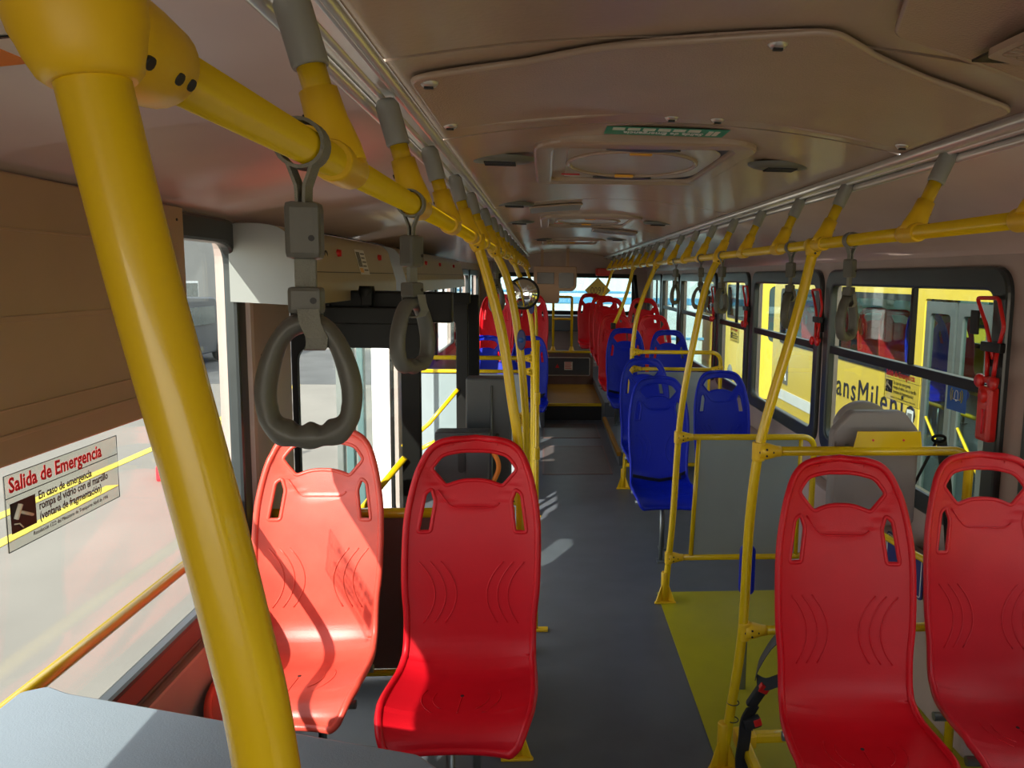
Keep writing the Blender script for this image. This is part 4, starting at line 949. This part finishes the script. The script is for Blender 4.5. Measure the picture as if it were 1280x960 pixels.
# door leaves folded inward + gear
def door(n, y, xr, lab, hz=1.60):
    o = bpy.data.objects.new('door_%d' % n, None); col.objects.link(o); structure(o, lab); o.location = (XL, y, 0.02)
    w_ = xr-XL; fn = lambda u, v, w: (u, w, v)
    MB().plate(rrect(0.02, 0, w_, hz-0.06, 0.03), [rrect(0.035, 0.10, w_-0.07, hz-0.17, 0.07, 8)], 0.035, fn, bev=0.004).build('frame', 'blackpaint', o)
    MB().plate(rrect(0.03, 0.09, w_-0.06, hz-0.16, 0.07, 8), (), 0.006, fn).build('pane', 'glass', o)
    MB().box((0.02, -0.03, hz-0.075), (w_+0.02, 0.03, hz-0.005), bev=0.006).build('top_beam', 'blackpaint', o)
    MB().tube([(0.10, -0.035, 0.58), (0.28, -0.06, 0.74), (w_-0.06, -0.035, 0.97)], 0.0135, 12).build('grab_bar', 'yellow', o)
    MB().tube([(0.10, -0.03, 0.50), (w_-0.12, -0.03, 0.66)], 0.0135, 12).build('grab_bar', 'yellow', o)
    return o
d1 = door(1, 3.20, -0.52, 'near glazed door leaf folded inward, black frame with a diagonal yellow grab bar')
MB().box((0.30, -0.025, 1.60), (0.345, 0.02, 1.68), bev=0.006).lathe([(0.001, 1.66), (0.03, 1.66), (0.034, 1.64), (0.02, 1.60), (0.018, 1.55)], (0.32, 0, 0.02), seg=14).build('pivot', 'blackpaint', d1)
MB().box((0.0, 0.03, 1.53), (0.66, 0.10, 1.66), bev=0.01).build('door_gear', 'blackpaint', d1)
door(2, 5.15, -0.52, 'far glazed door leaf folded inward beyond the doorway', 1.62)
o = structure(MB().box((-0.99, 3.2, 1.60), (-0.88, 5.45, 1.66), bev=0.01).tube([(-0.86, 3.25, 1.58), (-0.75, 3.8, 1.57), (-0.80, 5.1, 1.57)], 0.012, 8).build('trim_4', 'blackpaint'), 'black door gear beam over the doorway')
o = structure(MB().box((-0.535, 5.28, 0.0), (-0.455, 5.34, 1.62), bev=0.01).build('trim_5', 'blackpaint'), 'black door post beyond the doorway')
structure(MB().box((XL-0.01, 2.70, 0.6), (XL+0.045, 3.11, 1.92), bev=0.02).build('trim_6', 'wall'), 'pillar between the large left window and the doorway')
# equipment
o = E_('equipment_cabinet', 'tall dark grey cabinet between the near door leaf and the curved poles', 'cabinet', (-0.27, 3.18, 0))
MB().box((-0.055, -0.04, 0.02), (0.13, 0.06, 1.33), bev=0.008).build('housing', 'darkgrey', o)
MB().tube([(0.052, -0.048, 1.3), (0.052, -0.048, 0.5)], 0.004, 8).build('cable', 'steel', o)
MB().lathe([(0.001, -0.006), (0.008, -0.006), (0.009, 0)], (0.075, -0.04, 1.09), 'Y', 12).build('screw', 'ink', o)
o = E_('equipment_box', 'dark grey box with an oval lock window standing behind the front left aisle seat', 'equipment box', (-0.31, 2.98, 0))
MB().box((-0.115, -0.05, 0.70), (0.10, 0.05, 1.145), bev=0.012).build('housing', 'darkgrey', o)
MB().box((-0.04, -0.04, 0.0), (0.04, 0.04, 0.71), bev=0.004).build('stand', 'steel', o)
MB().plate([(0.014*math.cos(a), (0.03 if math.sin(a) > 0 else -0.03)+0.014*math.sin(a)) for a in [2*PI*k/24 for k in range(24)]], (), 0.004, lambda u, v, w: (u-0.01, w-0.052, v+1.03)).build('oval_window', 'ink', o)
MB().tube(cr([(0.105, -0.03, 1.07), (0.128, -0.035, 1.03), (0.130, -0.035, 0.99), (0.108, -0.03, 0.94)], 5), 0.010, 10).build('orange_lever', 'orange', o)

# ================================================================== HAMMERS
def hammer_proto():
    o = E_('emergency_hammer', 'x', 'emergency hammer', (0, 0, 0))
    MB().tube(fillet([(0, -0.015, -0.10), (0, 0.045, 0.02), (0, 0.115, 0.115), (0, -0.02, 0.118), (0, -0.065, 0.02), (0, -0.025, -0.10)], 0.018, 5), 0.0075, 10).build('loop_handle', 'redplastic', o)
    MB().box((-0.012, -0.065, -0.075), (0.012, 0.055, -0.040), bev=0.004).build('black_band', 'rubber', o)
    MB().tube([(0, -0.035, -0.07), (0, -0.022, -0.18)], 0.008, 10).tube([(0, 0.025, -0.07), (0, 0.015, -0.18)], 0.008, 10).box((-0.012, -0.045, -0.19), (0.012, 0.05, -0.165), bev=0.005).build('arms', 'redplastic', o)
    MB().box((0.008, -0.03, -0.13), (0.048, 0.03, -0.05), bev=0.004).build('wall_bracket', 'rubber', o)
    for s in (-1, 1): MB().lathe([(0.001, -0.010), (0.020, -0.010), (0.026, -0.004), (0.026, 0.006), (0.001, 0.010)], (-0.012, s*0.042, -0.185), 'X', 18).build('hammer_head', 'redplastic', o)
    return o
hp = hammer_proto()
for i, (x, y, z, s, l) in enumerate(((1.60, 4.37, 1.585, 1, 'red emergency hammer on the pillar at the far end of the sliding window'), (1.60, 5.99, 1.585, 1, 'red emergency hammer on the second pillar beyond the nearest curved pole'),
        (1.60, 7.17, 1.565, 1, 'red emergency hammer farthest down the right side'), (-1.02, 2.80, 1.50, 0.8, 'red emergency hammer on the pillar left of the doorway'))):
    o = hp if i == 0 else copy_tree(hp); o.location = (x, y, z); o.scale = (s, s, s); o['label'] = l; o['group'] = 'emergency hammers on the pillars'
o = E_('emergency_hammer', 'red emergency hammer with its box, on the pillar nearest the right picture edge', 'emergency hammer', (1.60, 2.60, 1.585), 'emergency hammers on the pillars')
for ch in hp.children:
    c = ch.copy(); col.objects.link(c); c.parent = o
    for g in ch.children: gg = g.copy(); col.objects.link(gg); gg.parent = c
b = MB().box((-0.022, -0.045, -0.40), (0.016, 0.035, -0.20), bev=0.012).lathe([(0.001, -0.012), (0.022, -0.012), (0.028, 0.0)], (-0.018, -0.005, -0.235), 'X', 18).build('holder_box', 'redplastic', o)
MB().tube([(-0.030, -0.02, -0.28), (-0.028, -0.02, -0.37)], 0.004, 6).build('rib', 'redink', b)
MB().box((-0.008, 0.09, -0.02), (0.002, 0.14, 0.07), bev=0.003).build('latch_plate', 'rubber', o)

# ================================================================== REAR
o = E_('display_housing', 'beige housing with two dark screens hanging before the rear window', 'display', (0.13, 10.8, 1.39))
MB().plate(P2(fillet([Vector(p) for p in ((-0.29, 0.0), (0.055, 0.0), (0.06, 0.17), (0.25, 0.17), (0.30, 0.22), (0.30, 0.50), (-0.29, 0.50))], [0.03, 0.03, 0.02, 0.06, 0.06, 0.02, 0.02], 5, True)), (), 0.14, lambda u, v, w: (u, w+0.07, v), bev=0.008).build('housing', 'valance', o)
MB().box((-0.25, -0.012, 0.26), (-0.01, -0.001, 0.42), bev=0.004).build('screen', 'screen', o)
MB().plate(P2(fillet([Vector(p) for p in ((0.055, 0.205), (0.22, 0.205), (0.265, 0.24), (0.265, 0.42), (0.055, 0.42))], 0.02, 4, True)), (), 0.01, lambda u, v, w: (u, w-0.006, v)).build('screen', 'screen', o)
for hx_ in (-0.18, 0.18): MB().box((hx_-0.02, 0.03, 0.49), (hx_+0.02, 0.10, 0.76)).build('hanger', 'valance', o)
o = E_('diamond_sign', 'yellow diamond sign with dark digits on the rear window', 'sign', (0.845, Y1-0.01, 1.545))
MB().plate([(0, -0.21), (0.21, 0), (0, 0.17+0.04), (-0.21, 0)], (), 0.004, lambda u, v, w: (u, w, v)).build('board', 'signyellow', o)
MB().text('0091', 0.16, lambda u, v, w: (u, -0.004+w, v-0.055), align='CENTER', sx=0.75).build('digits', 'brown', o)
MB().tube([(0, -0.003, -0.205), (0.205, -0.003, 0), (0, -0.003, 0.205), (-0.205, -0.003, 0)], 0.004, 5, True).build('border', 'kerb', o)
for (x, l) in ((1.46, 'dark wiper arm or strut at the right of the rear window'),):
    structure(MB().tube([(1.44, Y1-0.05, 1.80), (1.47, Y1-0.08, 1.5), (1.52, Y1-0.06, 1.2)], 0.03, 8).build('trim_7', 'rubber'), 'black trim right of the rear window')
structure(MB().box((0.80, Y1-0.35, 1.78), (1.05, Y1-0.05, 1.9), bev=0.02).build('trim_8', 'redplastic'), 'small red lamp housing at the rear end of the right rail')
# ================================================================== OUTSIDE
G = -0.90
structure(MB().box((-40, -15, G-0.1), (40, 60, G)).build('ground', 'concrete'), 'pale concrete yard around the bus')
for (a, b, w_, l) in (((-5.8, 7.0), (-5.85, 18.4), 0.15, 'nearer yellow line painted on the yard left of the bus'), ((-5.1, 4.0), (-5.3, 9.6), 0.14, 'farther left yellow line painted on the yard')):
    A, B = Vector((*a, G+0.004)), Vector((*b, G+0.004))
    o = MB().sweep_rect([A, B], w_, 0.006, (1, 0.25, 0)).build('road_line', 'roadyellow'); tag(o, l, 'road marking', 'yellow lines on the yard')
o = E_('kerb', 'dark kerb with a red painted end left of the bus', 'kerb', (-4.6, 10.5, G))
MB().box((-0.35, 0, 0), (0.15, 5.0, 0.20), bev=0.03, rot=None).build('stones', 'kerb', o)
MB().box((-0.36, -0.7, 0), (0.16, 0.0, 0.205), bev=0.03).build('painted_end', 'redink', o)
MB().box((-0.38, 0.2, 0.19), (-0.15, 5.0, 0.215)).build('yellow_edge', 'roadyellow', o); o.rotation_euler = (0, 0, 0.12)
# buildings left
def building(name, x0, x1, y0, y1, h, mt, lab, cols):
    o = E_(name, lab, 'building', ((x0+x1)/2, (y0+y1)/2, G)); cx, cy = (x0+x1)/2, (y0+y1)/2
    MB().box((x0-cx, y0-cy, 0), (x1-cx, y1-cy, h)).build('walls', mt, o)
    MB().box((x0-cx-0.2, y0-cy-0.2, h), (x1-cx+0.2, y1-cy+0.2, h+0.2)).build('roof', 'kerb', o)
    for k in range(cols):
        t = (k+0.5)/cols; yy = (y0-cy)+(y1-y0)*t
        s = 1 if x1 < 0 else -1; fx = (x1-cx) if s > 0 else (x0-cx)
        f = MB().box((fx-0.03, yy-0.5, 1.2), (fx+0.03, yy+0.5, 2.3)).build('window_frame', 'white', o)
        MB().box((fx+s*0.03-0.01, yy-0.43, 1.27), (fx+s*0.03+0.02, yy+0.43, 2.23)).build('glazing', 'busdark', f)
    return o
building('depot_building', -22, -12, 14, 40, 5.5, 'building', 'long pale depot building across the yard on the left', 7)
building('depot_building', -13, 10, 46, 54, 4.5, 'building', 'pale depot building behind the rear window bus', 0)
building('workshop', 20, 30, 5, 45, 5.0, 'building', 'pale workshop building beyond the yellow buses on the right', 8)
# dark vehicle shape / shade structure left
o = E_('delivery_van', 'dark grey van parked across the yard on the left', 'van', (-10.5, 22.0, G))
P_ = [(-2.3, 0.35), (2.3, 0.35), (2.3, 1.0), (1.6, 1.15), (1.1, 1.85), (-2.1, 1.95), (-2.3, 1.7)]
MB().plate(P2(fillet([Vector(p) for p in P_], 0.12, 4, True)), (), 1.8, lambda u, v, w: (w, u, v), bev=0.05).build('body', 'darkgrey', o)
for a in (-1.4, 1.4):
    for b_ in (-0.85, 0.85): MB().lathe([(0.001, -0.1), (0.33, -0.1), (0.36, 0), (0.33, 0.1), (0.001, 0.1)], (b_, a, 0.36), 'X', 18).build('wheel', 'rubber', o)
MB().box((0.89, -1.6, 1.15), (0.96, 0.9, 1.65)).build('side_glass', 'busdark', o)
# glazed boarding screen seen through the doorway
o = E_('boarding_screen', 'pale metal and teal framed screen seen through the open doorway', 'screen', (-1.73, 7.2, G))
for k, (x, mt, w_) in enumerate(((-0.17, 'steel', 0.03), (-0.08, 'teal', 0.035), (0.02, 'teal', 0.03), (0.22, 'white', 0.095))):
    MB().box((x-w_, -0.05, 0), (x+w_, 0.05, 2.7), bev=0.01).build('upright', mt, o)
MB().box((-0.22, -0.04, 2.6), (0.32, 0.04, 2.75)).build('top_rail', 'teal', o)
MB().box((-0.2, -0.01, 0.1), (0.2, 0.01, 2.6)).build('glazing', 'glass', o)
o = E_('boarding_screen', 'second pale and teal screen farther along outside the doorway', 'screen', (-1.52, 10.5, G))
for k, (x, mt, w_) in enumerate(((-0.12, 'teal', 0.05), (0.0, 'steel', 0.05), (0.17, 'white', 0.09))):
    MB().box((x-w_, -0.05, 0), (x+w_, 0.05, 2.7), bev=0.01).build('upright', mt, o)
MB().box((-0.2, -0.04, 2.6), (0.28, 0.04, 2.75)).build('top_rail', 'teal', o)
o = E_('traffic_cone', 'small orange cone on the yard, seen through the near door leaf', 'cone', (-4.0, 10.5, G))
MB().lathe([(0.001, 0.7), (0.04, 0.7), (0.17, 0.04), (0.17, 0.0)], (0, 0, 0), seg=18).build('cone_body', 'orange', o)
MB().box((-0.22, -0.22, 0), (0.22, 0.22, 0.04), bev=0.01).build('foot', 'orange', o)

# ---- neighbouring buses
def bus(x0, x1, y0, y1, lab, wins, group, body='busyellow', doorspan=None, sill=0.93, top=1.62, front=True, bandlow=None):
    cx, cy = (x0+x1)/2, (y0+y1)/2
    o = E_('yellow_bus' if body == 'busyellow' else 'pale_bus', lab, 'bus', (cx, cy, G), group); g = -G
    hx, hy = (x1-x0)/2, (y1-y0)/2
    # side skins with window openings
    for s in (-1, 1):
        holes = [rrect(a-cy, sill+g, b-cy, top+g, 0.08, 4) for a, b in wins]
        if doorspan and s < 0: holes.append(rrect(doorspan[0]-cy, 0.35, doorspan[1]-cy, top+g, 0.04, 4))
        MB().plate([(-hy, 0.32), (hy, 0.32), (hy, 3.0), (-hy, 3.0)], holes, 0.05, lambda u, v, w: (s*hx+w, u, v)).build('side_skin', body, o)
        for a, b in wins:
            p = MB().plate(rrect(a-cy-0.03, sill+g-0.03, b-cy+0.03, top+g+0.03, 0.09, 4), [rrect(a-cy+0.03, sill+g+0.03, b-cy-0.03, top+g-0.03, 0.06, 4)], 0.07, lambda u, v, w: (s*hx+w, u, v)).build('window_surround', 'rubber', o)
            MB().plate(rrect(a-cy, sill+g, b-cy, top+g, 0.08, 4), (), 0.005, lambda u, v, w: (s*hx+w, u, v)).build('pane', 'glass_r', p)
        if doorspan and s < 0:
            a, b = doorspan; n = 4
            for k in range(n):
                u0, u1 = a-cy+(b-a)*k/n+0.02, a-cy+(b-a)*(k+1)/n-0.02
                lf = MB().plate([(u0, 0.37), (u1, 0.37), (u1, top+g-0.02), (u0, top+g-0.02)], [rrect(u0+0.07, 0.5, u1-0.07, top+g-0.12, 0.05, 4)], 0.04, lambda u, v, w: (s*hx+w, u, v)).build('door_leaf', 'steel', o)
                MB().plate(rrect(u0+0.06, 0.49, u1-0.06, top+g-0.11, 0.05, 4), (), 0.005, lambda u, v, w: (s*hx+w, u, v)).build('pane', 'glass_r', lf)
                MB().tube([(s*hx-0.0, u0+0.07, 1.2), (s*hx-0.0, u1-0.07, 1.5)], 0.014, 8).build('grab_bar', 'yellow', lf)
    # ends
    for s in (-1, 1):
        MB().plate([(-hx, 0.32), (hx, 0.32), (hx, 3.0), (-hx, 3.0)], [rrect(-hx+0.15, 1.45, hx-0.15, 2.55, 0.15, 5)], 0.05, lambda u, v, w: (u, s*hy+w, v)).build('end_skin', body, o)
        MB().plate(rrect(-hx+0.10, 1.40, hx-0.10, 2.60, 0.16, 5), (), 0.03, lambda u, v, w: (u, s*hy+w, v)).build('windscreen', 'busdark', o)
    MB().box((-hx, -hy, 2.95), (hx, hy, 3.1), bev=0.05).build('roof', 'buswhite', o)
    MB().box((-hx+0.03, -hy+0.03, 0.85), (hx-0.03, hy-0.03, 1.16)).build('cabin_floor', 'floor', o)
    MB().box((-hx+0.1, -hy+0.1, 0.25), (hx-0.1, hy-0.1, 0.35)).build('chassis', 'dark', o)
    for yy in (-hy+2.2, hy-2.8):
        for s in (-1, 1):
            w_ = MB().lathe([(0.001, -0.14), (0.44, -0.14), (0.50, -0.10), (0.50, 0.10), (0.44, 0.14), (0.001, 0.14)], (s*(hx-0.12), yy, 0.50), 'X', 28).build('wheel', 'rubber', o)
            MB().lathe([(0.001, -0.05), (0.12, -0.05), (0.26, 0.0), (0.26, 0.04)] if s < 0 else [(0.001, 0.05), (0.12, 0.05), (0.26, 0.0), (0.26, -0.04)], (s*(hx+0.03), yy, 0.50), 'X', 22).build('hub', 'steel', w_)
    return o, cx, cy
b1, cx, cy = bus(3.30, 5.80, -2.0, 10.70, 'yellow articulated bus parked alongside on the right, dark lettering on its flank', [(-1.5, 0.3), (0.5, 2.2), (2.4, 4.1), (6.55, 8.35), (8.5, 10.35)], 'yellow buses on the right', doorspan=(4.3, 6.35))
# lettering on the flank (reads towards the front of that bus)
tx = MB().text('TransMilenio', 0.35, lambda u, v, w: (3.30-cx-0.03+w, 8.66-u*1.0-cy, v+0.50+0.90), t=0.006, sx=1.06, space=1.16).build('lettering', 'ink', b1)
tx.data.transform(Matrix.Translation((0, 0, 0)))
MB().box((3.30-cx-0.032, 6.45-cy, 1.02), (3.30-cx-0.026, 10.6-cy, 1.16)).build('pale_stripe', 'white', b1)
gs = MB().box((3.30-cx-0.034, 9.95-cy, 1.62), (3.30-cx-0.028, 10.15-cy, 1.82)).build('green_square', 'green', b1)
g2 = MB().box((3.30-cx-0.034, 9.95-cy, 1.25), (3.30-cx-0.028, 10.15-cy, 1.55)).build('grey_square', 'kerb', b1)
MB().tube([(3.30-cx-0.036, 10.02-cy, 1.30), (3.30-cx-0.036, 10.08-cy, 1.50)], 0.012, 6).build('white_slash', 'white', g2)
m = MB()
for k in range(3): m.plate([(10.13-cy-k*0.055, 1.72), (10.10-cy-k*0.055, 1.80), (10.08-cy-k*0.055, 1.72)], (), 0.004, lambda u, v, w: (3.30-cx-0.035+w, u, v))
m.build('leaf_marks', 'roadyellow', gs)
wsq = MB().box((3.30-cx-0.034, 6.42-cy, 1.30), (3.30-cx-0.028, 6.54-cy, 1.52)).build('white_square', 'white', b1)
MB().box((3.30-cx-0.037, 6.44-cy, 1.33), (3.30-cx-0.034, 6.52-cy, 1.49)).build('dark_mark', 'kerb', wsq)
# seats inside that bus
for (x, y, c, l) in ((3.75, 7.9, 'red', 'red seat inside the neighbouring bus, its rear window end'), (3.75, 7.35, 'red', 'red seat inside the neighbouring bus, before the blue one'), (3.75, 9.2, 'red', 'red seat inside the neighbouring bus, farther window'), (3.75, 9.8, 'red', 'red seat inside the neighbouring bus, at its far corner'), (3.75, 6.75, 'blue', 'blue seat inside the neighbouring bus beside its door'),
        (4.5, 7.6, 'red', 'red seat inside the neighbouring bus, across its aisle')):
    seat(c, x, y, 0.26, l, 'seats seen inside the neighbouring bus', 1.0)
MB().tube([(3.55-cx, -3.5, 1.55), (3.55-cx, 5.5, 1.55)], 0.02, 8).tube([(3.6-cx, 2.1, 0.92), (3.6-cx, 2.1, 2.8)], 0.02, 8).tube([(3.9-cx, 1.2, 0.92), (3.9-cx, 1.2, 2.8)], 0.02, 8).build('inner_rails', 'yellow', b1)
bus(4.2, 6.7, 14.6, 27.0, 'yellow bus facing us behind the neighbouring one', [(15.2, 17.2), (17.4, 19.4), (19.6, 21.6), (21.8, 23.8)], 'yellow buses on the right')
bus(8.5, 11.0, 10.0, 24.0, 'yellow bus in the second row on the right', [(10.6, 12.8), (13.0, 15.2), (15.4, 17.6), (17.8, 20.0)], 'yellow buses on the right')
structure(MB().box((-16, 18.5, G+0.001), (-1.0, 27, G+0.006)).build('ground_2', 'yard_shade'), 'strip of shade across the yard on the left, painted as dark ground')  # thin dark sheet painted in place of a cast shadow on the concrete
# pale vehicle across the rear window
o = E_('pale_bus', 'pale blue and white bus standing across behind the rear window', 'bus', (0.45, 19.5, G))
MB().box((-3.4, -1.25, 0.35), (3.4, 1.25, 3.15), bev=0.12).build('body', 'buswhite', o)
MB().box((-3.42, -1.27, 2.03), (3.42, 1.27, 2.19), bev=0.01).build('window_band', 'busblue', o)
MB().box((-3.41, -1.262, 2.28), (1.6, 1.262, 2.335), bev=0.01).build('stripe', 'busblue', o)
MB().box((-3.41, -1.262, 1.18), (3.41, 1.262, 1.24), bev=0.01).build('lower_stripe', 'busblue', o)
for xx in (-2.2, 2.0):
    for s in (-1, 1): MB().lathe([(0.001, -0.14), (0.44, -0.14), (0.48, 0), (0.44, 0.14), (0.001, 0.14)], (xx, s*1.14, 0.48), 'Y', 24).build('wheel', 'rubber', o)
# trees
random.seed(3)
def tree(x, y, h, r, lab):
    o = E_('tree', lab, 'tree', (x, y, G), 'trees beyond the yard')
    MB().tube([(0, 0, 0), (0.05, 0, h*0.5), (0.0, 0.1, h*0.8)], [0.22, 0.16, 0.06], 10).build('trunk', 'kerb', o)
    m = MB()
    for k in range(900):
        a, b_, c = random.uniform(0, 2*PI), math.acos(random.uniform(-1, 1)), random.random()**0.4
        p = Vector((r*c*math.sin(b_)*math.cos(a), r*c*math.sin(b_)*math.sin(a), h*0.72+r*0.75*c*math.cos(b_)))
        q = Vector((random.gauss(0, 1), random.gauss(0, 1), random.gauss(0, 1))).normalized(); t_ = q.orthogonal().normalized(); s_ = q.cross(t_); z = random.uniform(0.12, 0.25)
        m.add([p+t_*z, p+s_*z*0.6, p-t_*z, p-s_*z*0.6], [[0, 1, 2, 3]], 0, False)
    m.build('crown', 'foliage', o)
for (x, y, h, r, l) in ((14, 30, 6.5, 2.6, 'tree farthest right beyond the yellow buses'), (13.5, 42, 7, 3.0, 'tree far behind the second row bus'), (16.5, 52, 6.5, 2.8, 'tree behind the buses, nearest the rear window'), (-17, 50, 6.5, 3.0, 'tree beyond the yard on the left')):
    tree(x, y, h, r, l)
# person outside
def person(x, y, lab):
    o = E_('person', lab, 'person', (x, y, G))
    J = [(0, 0, 0.95), (0, 0, 1.18), (0, 0, 1.42), (0, 0, 1.50), (0, 0, 1.62), (0, 0.01, 1.72), (-0.10, 0, 0.90), (-0.11, 0.0, 0.50), (-0.11, 0.03, 0.08), (-0.11, -0.12, 0.03), (0.10, 0, 0.90), (0.11, -0.02, 0.50), (0.12, 0.0, 0.08), (0.12, -0.15, 0.03), (-0.19, 0, 1.40), (-0.23, 0.02, 1.13), (-0.22, -0.05, 0.88), (-0.21, -0.07, 0.79), (0.19, 0, 1.40), (0.23, 0.02, 1.13), (0.22, -0.05, 0.88), (0.21, -0.07, 0.79)]
    Ed = [(0, 1), (1, 2), (2, 3), (3, 4), (4, 5), (0, 6), (6, 7), (7, 8), (8, 9), (0, 10), (10, 11), (11, 12), (12, 13), (2, 14), (14, 15), (15, 16), (16, 17), (2, 18), (18, 19), (19, 20), (20, 21)]
    Rd = [.15, .14, .13, .055, .085, .08, .085, .06, .042, .035, .085, .06, .042, .035, .06, .045, .032, .03, .06, .045, .032, .03]
    me = bpy.data.meshes.new('body'); me.from_pydata(J, Ed, []); b = bpy.data.objects.new('body', me); col.objects.link(b); b.parent = o
    md = b.modifiers.new('s', 'SKIN'); 
    for i, r in enumerate(Rd): me.skin_vertices[0].data[i].radius = (r, r*0.8)
    me.skin_vertices[0].data[0].use_root = True
    b.modifiers.new('sub', 'SUBSURF').render_levels = 2; me.materials.append(M['skin'])
    MB().tube([(0, 0, 0.98), (0, 0, 1.15), (0, 0, 1.38), (0, 0, 1.44)], [0.175, 0.165, 0.19, 0.10], 18, flat=0.75).tube([(-0.17, 0, 1.41), (-0.235, 0.02, 1.2)], [0.08, 0.065], 12).tube([(0.17, 0, 1.41), (0.235, 0.02, 1.2)], [0.08, 0.065], 12).build('shirt', 'shirt', o)
    MB().tube([(0, 0, 1.0), (0, 0, 0.86)], [0.165, 0.17], 16, flat=0.8).tube([(-0.09, 0, 0.9), (-0.11, 0, 0.5), (-0.11, 0.02, 0.1)], [0.105, 0.085, 0.07], 12).tube([(0.09, 0, 0.9), (0.11, -0.02, 0.5), (0.12, 0, 0.1)], [0.105, 0.085, 0.07], 12).build('trousers', 'jeans', o)
    MB().lathe([(0.001, 0.115), (0.06, 0.10), (0.093, 0.05), (0.095, 0.0), (0.085, -0.02)], (0, 0.012, 1.665), seg=18).build('hair', 'ink', o)
person(3.0, 22.0, 'person in a pink shirt standing outside, seen through the far right windows')

# ================================================================== LIGHT
w = bpy.data.worlds.new('world'); sc.world = w; w.use_nodes = True
nt = w.node_tree; bg = nt.nodes['Background']
sky = nt.nodes.new('ShaderNodeTexSky'); sky.sky_type = 'NISHITA'; sky.sun_disc = False; sky.sun_elevation = math.radians(35); sky.sun_rotation = 0; sky.altitude = 2600; sky.air_density = 1.3; sky.dust_density = 3.5
mixn = nt.nodes.new('ShaderNodeMixRGB'); mixn.inputs[0].default_value = 0.8; mixn.inputs[2].default_value = (2.0, 1.9, 1.75, 1)
nt.links.new(sky.outputs[0], mixn.inputs[1]); 
gain = nt.nodes.new('ShaderNodeMixRGB'); gain.blend_type = 'MULTIPLY'; gain.inputs[0].default_value = 1
nt.links.new(mixn.outputs[0], bg.inputs['Color']); bg.inputs['Strength'].default_value = 0.95
sun = bpy.data.lights.new('sun', 'SUN'); so = bpy.data.objects.new('sun', sun); col.objects.link(so)
sun.energy = 8.0; sun.angle = math.radians(0.53); sun.color = (1.0, 0.95, 0.86)
D = Vector((1.0, 2.05, -1.45)).normalized(); so.rotation_euler = D.to_track_quat('-Z', 'Y').to_euler()
sky.sun_rotation = math.atan2(-D.x, -D.y)
vs = sc.view_settings; vs.view_transform = 'Standard'; vs.look = 'None'; vs.gamma = 1; vs.use_curve_mapping = False; vs.exposure = 0.22
sc.cycles.max_bounces = 10; sc.cycles.diffuse_bounces = 6; sc.cycles.glossy_bounces = 4; sc.cycles.transparent_max_bounces = 24
sc.cycles.use_denoising = True; sc.cycles.sample_clamp_indirect = 6
